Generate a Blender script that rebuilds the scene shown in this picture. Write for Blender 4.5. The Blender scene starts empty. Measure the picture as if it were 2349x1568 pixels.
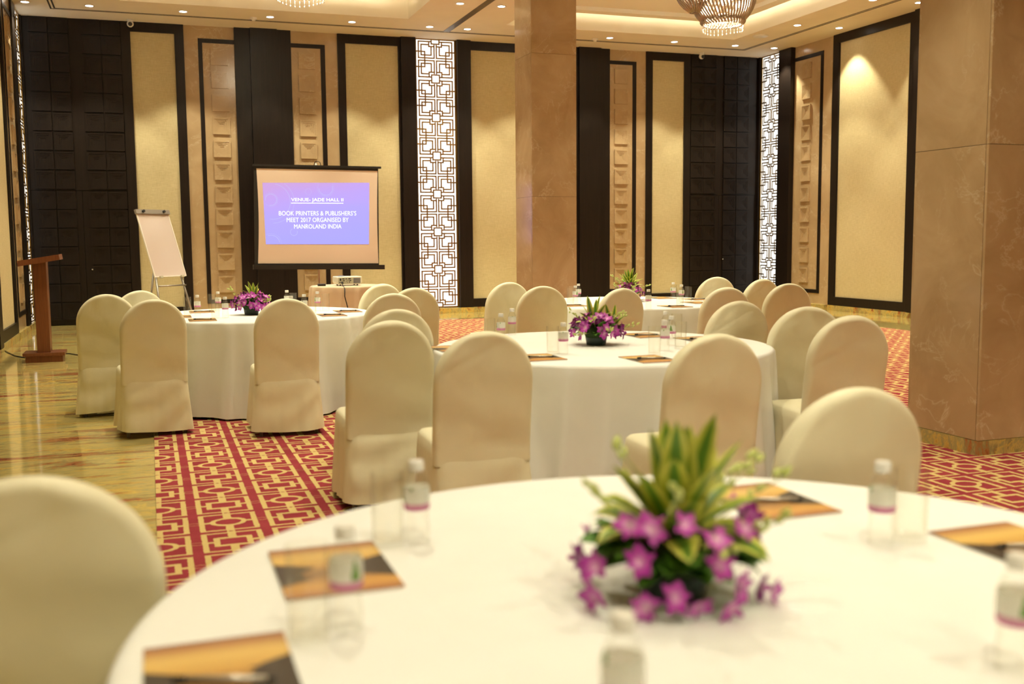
import bpy, math, random
from mathutils import Vector, Matrix

# ------------------------------------------------------------------ camera, world, exposure
SC = bpy.context.scene
COL = SC.collection
IMG_W, IMG_H = 2349.0, 1568.0
FPX, PITCH, ROLL, YAW, EYE = 2360.0, 0.1002, -0.0084, 0.3372, 1.39
_cy, _sy, _cp, _sp, _cr, _sr = math.cos(YAW), math.sin(YAW), math.cos(PITCH), math.sin(PITCH), math.cos(ROLL), math.sin(ROLL)
VR = Vector((_cy, -_sy, 0)); VF0 = Vector((_sy, _cy, 0)); VZ = Vector((0, 0, 1))
VF = VF0 * _cp - VZ * _sp; VU = VZ * _cp + VF0 * _sp
cam_d = bpy.data.cameras.new('camera'); cam = bpy.data.objects.new('camera', cam_d); COL.objects.link(cam)
cx = VR * _cr + VU * _sr; cyv = VU * _cr - VR * _sr; cz = -VF
cam.matrix_world = Matrix(((cx.x, cyv.x, cz.x, 0), (cx.y, cyv.y, cz.y, 0), (cx.z, cyv.z, cz.z, EYE), (0, 0, 0, 1)))
cam_d.sensor_width = 36.0; cam_d.sensor_fit = 'HORIZONTAL'; cam_d.lens = FPX / IMG_W * 36.0
cam_d.clip_start = 0.05; cam_d.clip_end = 100
cam_d.dof.use_dof = True; cam_d.dof.focus_distance = 10.0; cam_d.dof.aperture_fstop = 2.2
SC.camera = cam
world = bpy.data.worlds.new('world'); SC.world = world; world.use_nodes = True
world.node_tree.nodes['Background'].inputs[0].default_value = (0.02, 0.016, 0.01, 1)
world.node_tree.nodes['Background'].inputs[1].default_value = 1.0
SC.view_settings.view_transform = 'Standard'; SC.view_settings.look = 'None'
SC.view_settings.gamma = 1.0; SC.view_settings.use_curve_mapping = False
SC.view_settings.exposure = 0.6
SC.cycles.use_denoising = True
SC.cycles.use_adaptive_sampling = True; SC.cycles.adaptive_threshold = 0.11; SC.cycles.adaptive_min_samples = 16; SC.cycles.light_sampling_threshold = 0.02
SC.cycles.max_bounces = 5; SC.cycles.diffuse_bounces = 3; SC.cycles.glossy_bounces = 2
SC.cycles.transmission_bounces = 2; SC.cycles.transparent_max_bounces = 12
SC.cycles.sample_clamp_indirect = 4.0; SC.cycles.caustics_reflective = False; SC.cycles.caustics_refractive = False
LAMP_COL = (1.0, 0.935, 0.69)
DOWNLIGHT_W = 130.0
FILL_W = 185.0
CHAND_W = 150.0
COVE_STRENGTH = 22.0
LATTICE_STRENGTH = 1.3

def ray(x, y):
    a = (x - IMG_W / 2) / FPX; b = (y - IMG_H / 2) / FPX
    a, b = a * _cr + b * _sr, -a * _sr + b * _cr
    return VR * a - VU * b + VF
def at_z(x, y, z):
    d = ray(x, y); return Vector((0, 0, EYE)) + d * ((z - EYE) / d.z)
def at_y(x, y, Y):
    d = ray(x, y); return Vector((0, 0, EYE)) + d * (Y / d.y)

# ------------------------------------------------------------------ materials
def new_mat(name):
    m = bpy.data.materials.new(name); m.use_nodes = True
    nt = m.node_tree
    for n in list(nt.nodes): nt.nodes.remove(n)
    out = nt.nodes.new('ShaderNodeOutputMaterial')
    return m, nt, out
class NT:
    def __init__(s, nt): s.nt = nt
    def n(s, t, **kw):
        node = s.nt.nodes.new(t)
        for k, v in kw.items(): setattr(node, k, v)
        return node
    def link(s, a, b): s.nt.links.new(a, b)
    def val(s, sock, v):
        if isinstance(v, (int, float)): sock.default_value = v
        elif isinstance(v, (tuple, list)): sock.default_value = v if len(v) == 4 or len(v) == 3 else v
        else: s.link(v, sock)
    def m(s, op, a, b=None, c=None):
        node = s.n('ShaderNodeMath', operation=op)
        s.val(node.inputs[0], a)
        if b is not None: s.val(node.inputs[1], b)
        if c is not None: s.val(node.inputs[2], c)
        return node.outputs[0]
    def mixc(s, f, a, b, blend='MIX'):
        node = s.n('ShaderNodeMix', data_type='RGBA', blend_type=blend)
        s.val(node.inputs[0], f)
        s.val(node.inputs[6], (*a, 1) if isinstance(a, tuple) and len(a) == 3 else a)
        s.val(node.inputs[7], (*b, 1) if isinstance(b, tuple) and len(b) == 3 else b)
        return node.outputs[2]
    def ramp(s, f, stops, interp='LINEAR'):
        node = s.n('ShaderNodeValToRGB'); node.color_ramp.interpolation = interp
        e = node.color_ramp.elements
        while len(e) < len(stops): e.new(0.5)
        for el, (p, c) in zip(e, stops):
            el.position = p; el.color = (*c, 1) if len(c) == 3 else c
        s.link(f, node.inputs[0]); return node.outputs[0]
    def noise(s, vec, scale, detail=4, rough=0.55, dist=0.0):
        node = s.n('ShaderNodeTexNoise')
        node.inputs['Scale'].default_value = scale; node.inputs['Detail'].default_value = detail
        node.inputs['Roughness'].default_value = rough; node.inputs['Distortion'].default_value = dist
        if vec is not None: s.link(vec, node.inputs['Vector'])
        return node.outputs[0]
    def coord(s, which='Object'):
        return s.n('ShaderNodeTexCoord').outputs[which]
    def scaled(s, vec, sc, rot=(0, 0, 0), loc=(0, 0, 0)):
        node = s.n('ShaderNodeMapping'); node.inputs['Scale'].default_value = sc
        node.inputs['Rotation'].default_value = rot; node.inputs['Location'].default_value = loc
        s.link(vec, node.inputs['Vector']); return node.outputs[0]
    def worldpos(s): return s.n('ShaderNodeNewGeometry').outputs['Position']
    def bsdf(s, out, base, rough=0.5, metal=0.0, spec=0.5, bump=None, bump_s=0.1, bump_d=0.01, emis=None, emis_s=0, coat=0, sheen=0):
        b = s.n('ShaderNodeBsdfPrincipled')
        s.val(b.inputs['Base Color'], (*base, 1) if isinstance(base, tuple) and len(base) == 3 else base)
        s.val(b.inputs['Roughness'], rough); s.val(b.inputs['Metallic'], metal)
        s.val(b.inputs['Specular IOR Level'], spec)
        if coat: b.inputs['Coat Weight'].default_value = coat; b.inputs['Coat Roughness'].default_value = 0.05
        if sheen: b.inputs['Sheen Weight'].default_value = sheen
        if bump is not None:
            bn = s.n('ShaderNodeBump'); bn.inputs['Strength'].default_value = bump_s; bn.inputs['Distance'].default_value = bump_d
            s.link(bump, bn.inputs['Height']); s.link(bn.outputs[0], b.inputs['Normal'])
        if emis is not None:
            s.val(b.inputs['Emission Color'], (*emis, 1) if isinstance(emis, tuple) else emis); s.val(b.inputs['Emission Strength'], emis_s)
        s.link(b.outputs[0], out.inputs[0]); return b
M = {}
def plain(name, base, rough=0.5, metal=0.0, spec=0.5, noise=0.0, nscale=20, **kw):
    m, nt, out = new_mat(name); g = NT(nt)
    col = base
    if noise:
        f = g.noise(g.worldpos(), nscale, 5)
        dk = tuple(c * (1 - noise) for c in base); lt = tuple(min(1, c * (1 + noise)) for c in base)
        col = g.ramp(f, [(0.3, dk), (0.7, lt)])
    g.bsdf(out, col, rough, metal, spec, **kw); M[name] = m; return m
def emit(name, col, strength):
    m, nt, out = new_mat(name); e = nt.nodes.new('ShaderNodeEmission')
    e.inputs[0].default_value = (*col, 1); e.inputs[1].default_value = strength
    nt.links.new(e.outputs[0], out.inputs[0]); M[name] = m; return m

plain('ceiling_paint', (0.86, 0.79, 0.66), 0.85, noise=0.02, nscale=3)
plain('raft_paint', (0.87, 0.81, 0.68), 0.85)
plain('black_metal', (0.012, 0.011, 0.010), 0.45)
plain('black_plastic', (0.02, 0.02, 0.02), 0.35)
plain('white_plastic', (0.82, 0.80, 0.74), 0.35)
plain('grey_metal', (0.42, 0.40, 0.36), 0.38, 0.7)
plain('chrome', (0.75, 0.72, 0.66), 0.15, 1.0)
plain('gold', (0.33, 0.19, 0.045), 0.35, 0.85)
plain('trim_white', (0.85, 0.82, 0.75), 0.4)
plain('slot_dark', (0.03, 0.026, 0.02), 0.7)
plain('track_bronze', (0.16, 0.12, 0.075), 0.4, 0.5, noise=0.15, nscale=14)
emit('lamp_lens', (1.0, 0.93, 0.82), 14.0)
emit('lattice_glow', (1.0, 0.98, 0.90), LATTICE_STRENGTH)
emit('cove_led', (1.0, 0.86, 0.58), COVE_STRENGTH)
emit('bulb', (1.0, 0.86, 0.62), 10.0)

def wood_dark():
    m, nt, out = new_mat('dark_wood'); g = NT(nt)
    v = g.scaled(g.worldpos(), (14, 14, 0.6))
    f = g.noise(v, 3.0, 6, 0.6, 0.6)
    col = g.ramp(f, [(0.3, (0.0085, 0.0055, 0.0045)), (0.7, (0.016, 0.0105, 0.008))])
    g.bsdf(out, col, 0.36, spec=0.28); M['dark_wood'] = m
wood_dark()
def wood_brown():
    m, nt, out = new_mat('teak'); g = NT(nt)
    v = g.scaled(g.coord(), (30, 30, 1.2)); f = g.noise(v, 3.0, 6, 0.6, 0.8)
    col = g.ramp(f, [(0.25, (0.12, 0.035, 0.012)), (0.75, (0.22, 0.075, 0.026))])
    g.bsdf(out, col, 0.4, spec=0.4); M['teak'] = m
wood_brown()
def marble(name, a, b, c, vein, rough=0.13, scale=1.0):
    m, nt, out = new_mat(name); g = NT(nt)
    oi = g.n('ShaderNodeObjectInfo')
    off = g.n('ShaderNodeVectorMath', operation='SCALE'); off.inputs[0].default_value = (7.3, 3.1, 5.7)
    g.link(oi.outputs['Random'], off.inputs['Scale'])
    add = g.n('ShaderNodeVectorMath', operation='ADD'); g.link(g.worldpos(), add.inputs[0]); g.link(off.outputs[0], add.inputs[1])
    v = g.scaled(add.outputs[0], (scale,) * 3, rot=(0.3, 0.5, 0.2)); v9 = g.scaled(add.outputs[0], (scale * 2.1,) * 3, rot=(0.9, 0.2, 0.5))
    cloud = g.noise(v, 1.6, 5, 0.6, 0.8)
    col = g.ramp(cloud, [(0.28, a), (0.5, b), (0.72, c)])
    # veins: thin ridges of warped noise, present only in patches
    w1 = g.noise(v9, 1.15, 5, 0.62, 0.45); d1 = g.m('ABSOLUTE', g.m('SUBTRACT', w1, 0.5))
    r1 = g.ramp(d1, [(0.0, (1, 1, 1)), (0.005, (0.35, 0.35, 0.35)), (0.022, (0, 0, 0))])
    msk = g.noise(v, 1.4, 2); mk = g.ramp(msk, [(0.42, (0, 0, 0)), (0.60, (1, 1, 1))])
    col = g.mixc(g.m('MULTIPLY', g.m('MULTIPLY', r1, mk), 0.40), col, vein)
    g.bsdf(out, col, rough, spec=0.5); M[name] = m
marble('beige_marble', (0.44, 0.31, 0.17), (0.49, 0.355, 0.20), (0.54, 0.40, 0.235), (0.80, 0.70, 0.52), rough=0.2)
marble('column_marble', (0.42, 0.285, 0.15), (0.50, 0.355, 0.20), (0.58, 0.43, 0.26), (0.82, 0.72, 0.54), rough=0.14)
def onyx(name, along, rough):
    m, nt, out = new_mat(name); g = NT(nt)
    oi = g.n('ShaderNodeObjectInfo')
    off = g.n('ShaderNodeVectorMath', operation='SCALE'); off.inputs[0].default_value = (5.3, 8.1, 2.7)
    g.link(oi.outputs['Random'], off.inputs['Scale'])
    add = g.n('ShaderNodeVectorMath', operation='ADD'); g.link(g.worldpos(), add.inputs[0]); g.link(off.outputs[0], add.inputs[1])
    v = g.scaled(add.outputs[0], along)
    f = g.noise(v, 1.0, 7, 0.72, 0.5)
    col = g.ramp(f, [(0.36, (0.26, 0.06, 0.03)), (0.41, (0.44, 0.18, 0.06)), (0.45, (0.31, 0.27, 0.11)), (0.50, (0.58, 0.43, 0.14)), (0.54, (0.36, 0.33, 0.14)),
                     (0.59, (0.66, 0.45, 0.11)), (0.65, (0.32, 0.10, 0.045))])
    w = g.noise(g.scaled(add.outputs[0], (along[0] * 0.8, along[1] * 0.5, along[2]), rot=(0, 0, 0.35)), 1.2, 5, 0.6, 1.0)
    d = g.m('ABSOLUTE', g.m('SUBTRACT', w, 0.5)); r = g.ramp(d, [(0.0, (1, 1, 1)), (0.014, (0, 0, 0))])
    col = g.mixc(g.m('MULTIPLY', r, 0.7), col, (0.72, 0.5, 0.11))
    g.bsdf(out, col, rough, spec=0.55); M[name] = m
onyx('floor_onyx', (0.9, 5.5, 1.0), 0.07)
onyx('skirting_stone', (2.6, 2.6, 1.6), 0.25)

def weave(name, base, dark, rough=0.9, sc=90.0):
    m, nt, out = new_mat(name); g = NT(nt)
    p = g.worldpos()
    a = g.noise(g.scaled(p, (sc, sc, sc * 0.12)), 1.0, 3); b = g.noise(g.scaled(p, (sc * 0.12, sc * 0.12, sc)), 1.0, 3)
    f = g.m('MULTIPLY', g.m('ADD', a, b), 0.5)
    big = g.noise(p, 1.3, 4)
    f2 = g.m('ADD', g.m('MULTIPLY', f, 0.8), g.m('MULTIPLY', big, 0.2))
    col = g.ramp(f2, [(0.36, dark), (0.6, base)])
    g.bsdf(out, col, rough, spec=0.15, bump=f, bump_s=0.25, bump_d=0.004); M[name] = m
weave('wall_fabric', (0.65, 0.56, 0.335), (0.54, 0.455, 0.25))
def cloth(name, base, rough, spec, bump_scale=9.0, bump_s=0.12, sheen=0.0):
    m, nt, out = new_mat(name); g = NT(nt)
    v = g.coord()
    f = g.noise(v, bump_scale, 4, 0.5, 0.4)
    f2 = g.noise(v, 420.0, 2)
    h = g.m('ADD', f, g.m('MULTIPLY', f2, 0.03))
    var = g.ramp(f, [(0.3, tuple(c * 0.96 for c in base)), (0.7, base)])
    g.bsdf(out, var, rough, spec=spec, bump=h, bump_s=bump_s, bump_d=0.02, sheen=sheen); M[name] = m
cloth('chair_satin', (0.83, 0.775, 0.555), 0.46, 0.32)
cloth('table_cloth', (0.86, 0.86, 0.825), 0.62, 0.25, bump_scale=5.0, bump_s=0.05)
cloth('buffet_cloth', (0.72, 0.58, 0.40), 0.55, 0.3, bump_scale=5.0, bump_s=0.05)

def carpet_mat():
    m, nt, out = new_mat('carpet_pattern'); g = NT(nt)
    sep = g.n('ShaderNodeSeparateXYZ')
    p = g.worldpos()
    wob = g.n('ShaderNodeTexNoise'); wob.inputs['Scale'].default_value = 45; wob.inputs['Detail'].default_value = 2
    g.link(p, wob.inputs['Vector'])
    sub = g.n('ShaderNodeVectorMath', operation='SUBTRACT'); g.link(wob.outputs['Color'], sub.inputs[0]); sub.inputs[1].default_value = (0.5, 0.5, 0.5)
    sc = g.n('ShaderNodeVectorMath', operation='SCALE'); g.link(sub.outputs[0], sc.inputs[0]); sc.inputs['Scale'].default_value = 0.010
    ad = g.n('ShaderNodeVectorMath', operation='ADD'); g.link(p, ad.inputs[0]); g.link(sc.outputs[0], ad.inputs[1])
    g.link(ad.outputs[0], sep.inputs[0])
    PU, PV = 0.328, 0.345
    su = g.m('DIVIDE', g.m('SUBTRACT', sep.outputs[0], 0.316 - PU / 2), PU)
    sv = g.m('DIVIDE', g.m('SUBTRACT', sep.outputs[1], 5.864 - PV / 2), PV)
    iu, iv = g.m('FLOOR', su), g.m('FLOOR', sv)
    u = g.m('ABSOLUTE', g.m('MULTIPLY', g.m('SUBTRACT', g.m('SUBTRACT', su, iu), 0.5), PU))
    v = g.m('ABSOLUTE', g.m('MULTIPLY', g.m('SUBTRACT', g.m('SUBTRACT', sv, iv), 0.5), PV))
    par = g.m('ABSOLUTE', g.m('MODULO', g.m('ADD', g.m('ADD', iu, iv), 1000.0), 2.0))  # 0 oval, 1 rectangle
    isrect = g.m('GREATER_THAN', par, 0.5)
    def box(a, b): return g.m('MULTIPLY', g.m('LESS_THAN', u, a), g.m('LESS_THAN', v, b))
    def ell(a, b):
        q = g.m('ADD', g.m('POWER', g.m('DIVIDE', u, a), 2.0), g.m('POWER', g.m('DIVIDE', v, b), 2.0)); return g.m('LESS_THAN', q, 1.0)
    def minus(a, b): return g.m('MULTIPLY', a, g.m('SUBTRACT', 1.0, b))
    def mx(*a):
        r = a[0]
        for q in a[1:]: r = g.m('MAXIMUM', r, q)
        return r
    frame = minus(box(0.140, 0.1545), box(0.114, 0.1385))
    oval = minus(ell(0.088, 0.076), ell(0.062, 0.050))
    rect = minus(box(0.088, 0.074), box(0.060, 0.048))
    shape = g.m('ADD', g.m('MULTIPLY', oval, g.m('SUBTRACT', 1.0, isrect)), g.m('MULTIPLY', rect, isrect))
    hc = g.m('MULTIPLY', g.m('MULTIPLY', g.m('LESS_THAN', v, 0.012), g.m('GREATER_THAN', u, 0.078)), g.m('LESS_THAN', u, 0.125))
    vc = g.m('MULTIPLY', g.m('LESS_THAN', u, 0.019), g.m('GREATER_THAN', v, 0.066))
    eye = g.m('MULTIPLY', g.m('LESS_THAN', g.m('ADD', u, g.m('MULTIPLY', g.m('SUBTRACT', 0.1725, v), 2.4)), 0.017), 1.0)
    vc = minus(vc, eye)
    us = g.m('SUBTRACT', PU / 2, u)
    q = g.m('SQRT', g.m('ADD', g.m('POWER', g.m('DIVIDE', us, 0.03), 2.0), g.m('POWER', g.m('DIVIDE', v, 0.02), 2.0)))
    link = g.m('MULTIPLY', g.m('LESS_THAN', g.m('ABSOLUTE', g.m('SUBTRACT', q, 1.0)), 0.10), 0.75)
    mask = mx(frame, shape, hc, vc, link)
    fib = g.noise(p, 260, 3); shade = g.noise(p, 7, 3)
    red = g.ramp(g.m('ADD', g.m('MULTIPLY', fib, 0.5), g.m('MULTIPLY', shade, 0.5)), [(0.3, (0.24, 0.028, 0.036)), (0.7, (0.34, 0.05, 0.062))])
    tan = g.ramp(fib, [(0.3, (0.54, 0.40, 0.15)), (0.7, (0.66, 0.50, 0.21))])
    col = g.mixc(mask, red, tan)
    g.bsdf(out, col, 0.95, spec=0.1, bump=fib, bump_s=0.4, bump_d=0.004); M['carpet_pattern'] = m
carpet_mat()

def glass_thin(name, tint, edge, gl=0.05):
    m, nt, out = new_mat(name); g = NT(nt)
    lw = g.n('ShaderNodeLayerWeight'); lw.inputs[0].default_value = 0.35
    refl = g.m('ADD', 0.035, g.m('MULTIPLY', g.m('POWER', lw.outputs['Facing'], 4.0), 0.32))
    tr = g.n('ShaderNodeBsdfTransparent')
    g.link(g.mixc(g.m('POWER', lw.outputs['Facing'], 2.5), tint, edge), tr.inputs[0])
    gl_ = g.n('ShaderNodeBsdfGlossy'); gl_.inputs['Roughness'].default_value = gl; gl_.inputs[0].default_value = (1, 1, 1, 1)
    mx = g.n('ShaderNodeMixShader'); g.link(refl, mx.inputs[0]); g.link(tr.outputs[0], mx.inputs[1]); g.link(gl_.outputs[0], mx.inputs[2])
    g.link(mx.outputs[0], out.inputs[0]); M[name] = m
glass_thin('drinking_glass', (0.99, 0.99, 0.975), (0.76, 0.74, 0.66))
glass_thin('bottle_plastic', (0.993, 0.993, 0.985), (0.86, 0.86, 0.82))

def attr_mat(name, stops, rough=0.45, attr='shade', spec=0.4, trans=0.0):
    m, nt, out = new_mat(name); g = NT(nt)
    a = g.n('ShaderNodeAttribute'); a.attribute_name = attr
    oi = g.n('ShaderNodeObjectInfo')
    f = g.m('ADD', a.outputs['Fac'], g.m('MULTIPLY', g.m('SUBTRACT', oi.outputs['Random'], 0.5), 0.12))
    col = g.ramp(f, stops)
    b = g.bsdf(out, col, rough, spec=spec)
    M[name] = m
attr_mat('orchid_petal', [(0.0, (0.85, 0.70, 0.72)), (0.25, (0.70, 0.32, 0.60)), (0.5, (0.47, 0.05, 0.40)), (1.0, (0.32, 0.018, 0.27))])
attr_mat('leaf_variegated', [(0.0, (0.075, 0.19, 0.02)), (0.34, (0.13, 0.27, 0.025)), (0.50, (0.52, 0.54, 0.07)), (1.0, (0.70, 0.68, 0.15))], 0.4)
attr_mat('leaf_green', [(0.0, (0.06, 0.19, 0.02)), (1.0, (0.14, 0.32, 0.04))], 0.45)
plain('bud_green', (0.50, 0.56, 0.16), 0.5)
plain('stem_green', (0.28, 0.34, 0.08), 0.5)
plain('bowl_green', (0.012, 0.032, 0.022), 0.35)
plain('moss', (0.03, 0.06, 0.012), 0.9, noise=0.3, nscale=60)
plain('pen_dark', (0.03, 0.027, 0.025), 0.3)
plain('pen_silver', (0.55, 0.52, 0.45), 0.3, 0.6)
plain('paper_white', (0.85, 0.82, 0.76), 0.8)
def smoky():
    m, nt, out = new_mat('smoked_glass'); g = NT(nt)
    b = g.bsdf(out, (0.42, 0.34, 0.27), 0.10, metal=0.55, spec=0.8); M['smoked_glass'] = m
smoky()
plain('crystal', (0.95, 0.9, 0.8), 0.08, 0.3, 0.9)
def pad_mat():
    m, nt, out = new_mat('sunset_print'); g = NT(nt)
    v = g.coord(); sep = g.n('ShaderNodeSeparateXYZ'); g.link(v, sep.inputs[0])
    y = g.m('ADD', g.m('DIVIDE', sep.outputs[1], 0.297), 0.5); x = g.m('ADD', g.m('DIVIDE', sep.outputs[0], 0.21), 0.5)
    base = g.ramp(y, [(0.0, (0.34, 0.13, 0.05)), (0.16, (0.62, 0.32, 0.07)), (0.42, (0.22, 0.11, 0.04)), (0.58, (0.58, 0.32, 0.07)), (0.78, (0.72, 0.48, 0.14)), (0.92, (0.46, 0.22, 0.08)), (1.0, (0.22, 0.09, 0.05))])
    n = g.noise(v, 26, 5, 0.6)
    side = g.m('ABSOLUTE', g.m('SUBTRACT', x, 0.5))
    tree = g.m('ADD', g.m('MULTIPLY', side, 0.75), g.m('MULTIPLY', n, 0.55))
    band = g.m('LESS_THAN', g.m('ABSOLUTE', g.m('SUBTRACT', y, 0.45)), g.m('ADD', 0.05, g.m('MULTIPLY', side, 0.36)))
    dk = g.m('MULTIPLY', g.m('GREATER_THAN', tree, 0.44), band)
    col = g.mixc(dk, base, (0.05, 0.035, 0.022))
    g.bsdf(out, col, 0.45, spec=0.4); M['sunset_print'] = m
pad_mat()
def label_mat():
    m, nt, out = new_mat('bottle_label_print'); g = NT(nt)
    v = g.coord(); sep = g.n('ShaderNodeSeparateXYZ'); g.link(v, sep.inputs[0])
    z = g.m('DIVIDE', g.m('SUBTRACT', sep.outputs[2], 0.072), 0.055)
    base = g.ramp(z, [(0.0, (0.62, 0.20, 0.42)), (0.16, (0.70, 0.32, 0.50)), (0.26, (0.93, 0.94, 0.88)), (0.8, (0.90, 0.93, 0.85)), (1.0, (0.72, 0.82, 0.60))])
    n = g.noise(g.scaled(v, (40, 40, 14)), 1.0, 3)
    leaf = g.m('MULTIPLY', g.m('GREATER_THAN', n, 0.56), g.m('GREATER_THAN', z, 0.25))
    col = g.mixc(leaf, base, (0.20, 0.38, 0.10))
    b = g.bsdf(out, col, 0.4, spec=0.4)
    tl_ = g.n('ShaderNodeBsdfTranslucent'); g.link(col, tl_.inputs[0]); mx = g.n('ShaderNodeMixShader'); mx.inputs[0].default_value = 0.55
    g.link(b.outputs[0], mx.inputs[1]); g.link(tl_.outputs[0], mx.inputs[2]); g.link(mx.outputs[0], out.inputs[0]); M['bottle_label_print'] = m
label_mat()
def slide_mat():
    m, nt, out = new_mat('slide_image'); g = NT(nt)
    v = g.coord('UV'); sep = g.n('ShaderNodeSeparateXYZ'); g.link(v, sep.inputs[0])
    t = g.m('ADD', g.m('MULTIPLY', sep.outputs[1], 0.85), g.m('MULTIPLY', g.m('SUBTRACT', 0.5, sep.outputs[0]), 0.22))
    n = g.noise(v, 2.2, 3)
    t = g.m('ADD', t, g.m('MULTIPLY', g.m('SUBTRACT', n, 0.5), 0.35))
    col = g.ramp(t, [(0.0, (0.43, 0.40, 1.0)), (0.45, (0.48, 0.40, 0.98)), (0.75, (0.57, 0.38, 0.86)), (1.0, (0.66, 0.38, 0.66))])
    e = g.n('ShaderNodeEmission'); g.link(col, e.inputs[0]); e.inputs[1].default_value = 0.72  # projected light built in as emission, so the slide itself glows
    g.link(e.outputs[0], out.inputs[0]); M['slide_image'] = m
slide_mat()
emit('slide_text', (0.93, 0.98, 1.0), 0.95)
emit('slide_ring', (0.62, 0.62, 1.0), 0.66)
plain('screen_cloth', (0.80, 0.66, 0.53), 0.85)
plain('whiteboard', (0.66, 0.57, 0.52), 0.12, spec=0.6)
plain('projector_white', (0.80, 0.76, 0.64), 0.4)
plain('port_panel', (0.50, 0.48, 0.36), 0.5)
plain('grille_blue', (0.12, 0.13, 0.22), 0.4)

for _n in ('lattice_glow', 'lamp_lens', 'bulb', 'slide_image', 'slide_text', 'slide_ring'): M[_n].cycles.emission_sampling = 'NONE'

# ------------------------------------------------------------------ mesh helpers
class MB:
    def __init__(s): s.v = []; s.f = []; s.attr = []; s.uv = None
    def add(s, verts, faces, attr=None):
        o = len(s.v); s.v += [tuple(p) for p in verts]; s.f += [tuple(i + o for i in f) for f in faces]
        s.attr += list(attr) if attr else [0.0] * len(verts)
    def box(s, x0, x1, y0, y1, z0, z1, mat=None):
        vs = [(x, y, z) for z in (z0, z1) for y in (y0, y1) for x in (x0, x1)]
        if mat is not None: vs = [mat @ Vector(p) for p in vs]
        s.add(vs, [(0, 2, 3, 1), (4, 5, 7, 6), (0, 1, 5, 4), (2, 6, 7, 3), (0, 4, 6, 2), (1, 3, 7, 5)])
    def lathe(s, prof, n=20, cap0=True, cap1=True, mat=None):
        vs = []; fs = []
        for r, z in prof:
            for k in range(n):
                a = 2 * math.pi * k / n; vs.append((r * math.cos(a), r * math.sin(a), z))
        for j in range(len(prof) - 1):
            for k in range(n):
                fs.append((j * n + k, j * n + (k + 1) % n, (j + 1) * n + (k + 1) % n, (j + 1) * n + k))
        if cap0: fs.append(tuple(reversed(range(n))))
        if cap1: fs.append(tuple(range((len(prof) - 1) * n, len(prof) * n)))
        if mat is not None: vs = [mat @ Vector(p) for p in vs]
        s.add(vs, fs)
    def tube(s, pts, r, n=6, cap=True):
        pts = [Vector(p) for p in pts]; vs = []; fs = []
        rr = r if isinstance(r, (list, tuple)) else [r] * len(pts)
        prev = None
        for i, p in enumerate(pts):
            t = (pts[min(i + 1, len(pts) - 1)] - pts[max(i - 1, 0)]).normalized()
            ref = Vector((0, 0, 1)) if abs(t.z) < 0.95 else Vector((1, 0, 0))
            a = t.cross(ref).normalized()
            if prev is not None:
                a2 = (prev - t * prev.dot(t))
                if a2.length > 1e-4: a = a2.normalized()
            prev = a; b = t.cross(a)
            for k in range(n):
                an = 2 * math.pi * k / n; vs.append(p + (a * math.cos(an) + b * math.sin(an)) * rr[i])
        for j in range(len(pts) - 1):
            for k in range(n): fs.append((j * n + k, j * n + (k + 1) % n, (j + 1) * n + (k + 1) % n, (j + 1) * n + k))
        if cap: fs.append(tuple(reversed(range(n)))); fs.append(tuple(range((len(pts) - 1) * n, len(pts) * n)))
        s.add(vs, fs)
    def mesh(s, name, mat=None, smooth=False):
        me = bpy.data.meshes.new(name); me.from_pydata([tuple(p) for p in s.v], [], s.f)
        if any(s.attr):
            at = me.attributes.new('shade', 'FLOAT', 'POINT'); at.data.foreach_set('value', s.attr)
        if mat: me.materials.append(M[mat])
        if smooth: me.polygons.foreach_set('use_smooth', [True] * len(me.polygons))
        me.update(); return me
    def obj(s, name, mat, parent=None, smooth=False, loc=None, rotz=0.0):
        return mobj(name, s.mesh(name, mat, smooth), parent, loc, rotz)
def mobj(name, me, parent=None, loc=None, rotz=0.0):
    o = bpy.data.objects.new(name, me); COL.objects.link(o)
    if parent is not None: o.parent = parent
    if loc is not None: o.location = loc
    if rotz: o.rotation_euler = (0, 0, rotz)
    return o
def empty(name, loc, rotz=0.0):
    o = bpy.data.objects.new(name, None); COL.objects.link(o); o.location = loc; o.rotation_euler = (0, 0, rotz); o.empty_display_size = 0.1
    return o
def tag(o, label=None, cat=None, group=None, kind=None):
    if label: o['label'] = label
    if cat: o['category'] = cat
    if group: o['group'] = group
    if kind: o['kind'] = kind
    return o
def copy_tree(o, parent=None):
    c = o.copy(); COL.objects.link(c); c.parent = parent
    for ch in list(o.children): copy_tree(ch, c)
    return c
def smooth_by_angle(me, ang=40):
    me.polygons.foreach_set('use_smooth', [True] * len(me.polygons))
    try: me.set_sharp_from_angle(angle=math.radians(ang))
    except Exception: pass

# ------------------------------------------------------------------ room shell
XL, XR, YB, YF, ZC = -1.86, 12.05, 18.75, -6.0, 5.04
CARPET = (-0.02, 10.42, -5.2, 17.10)

m = MB(); m.box(XL - 0.15, XR + 0.15, YF - 0.15, YB + 0.15, -0.12, -0.02)
floor = tag(m.obj('floor', 'floor_onyx'), 'polished yellow and brown onyx marble floor around the carpet', 'floor', kind='structure')
def slab(x0, x1, y0, y1):
    q = MB(); g = 0.0012; q.box(x0 + g, x1 - g, y0 + g, y1 - g, -0.02, 0.0); q.obj('marble_slab', 'floor_onyx', floor)
yy = YF
while yy < YB - 0.01:
    y1 = min(yy + 1.65, YB); slab(XL, CARPET[0], yy, y1); slab(CARPET[1], XR, yy, y1); yy = y1
xx = CARPET[0]
for k in range(6):
    w = (CARPET[1] - CARPET[0]) / 6; slab(xx + k * w, xx + (k + 1) * w, CARPET[3], YB)
    slab(xx + k * w, xx + (k + 1) * w, YF, CARPET[2])
m = MB(); m.box(CARPET[0], CARPET[1], CARPET[2], CARPET[3], -0.02, 0.006)
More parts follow.
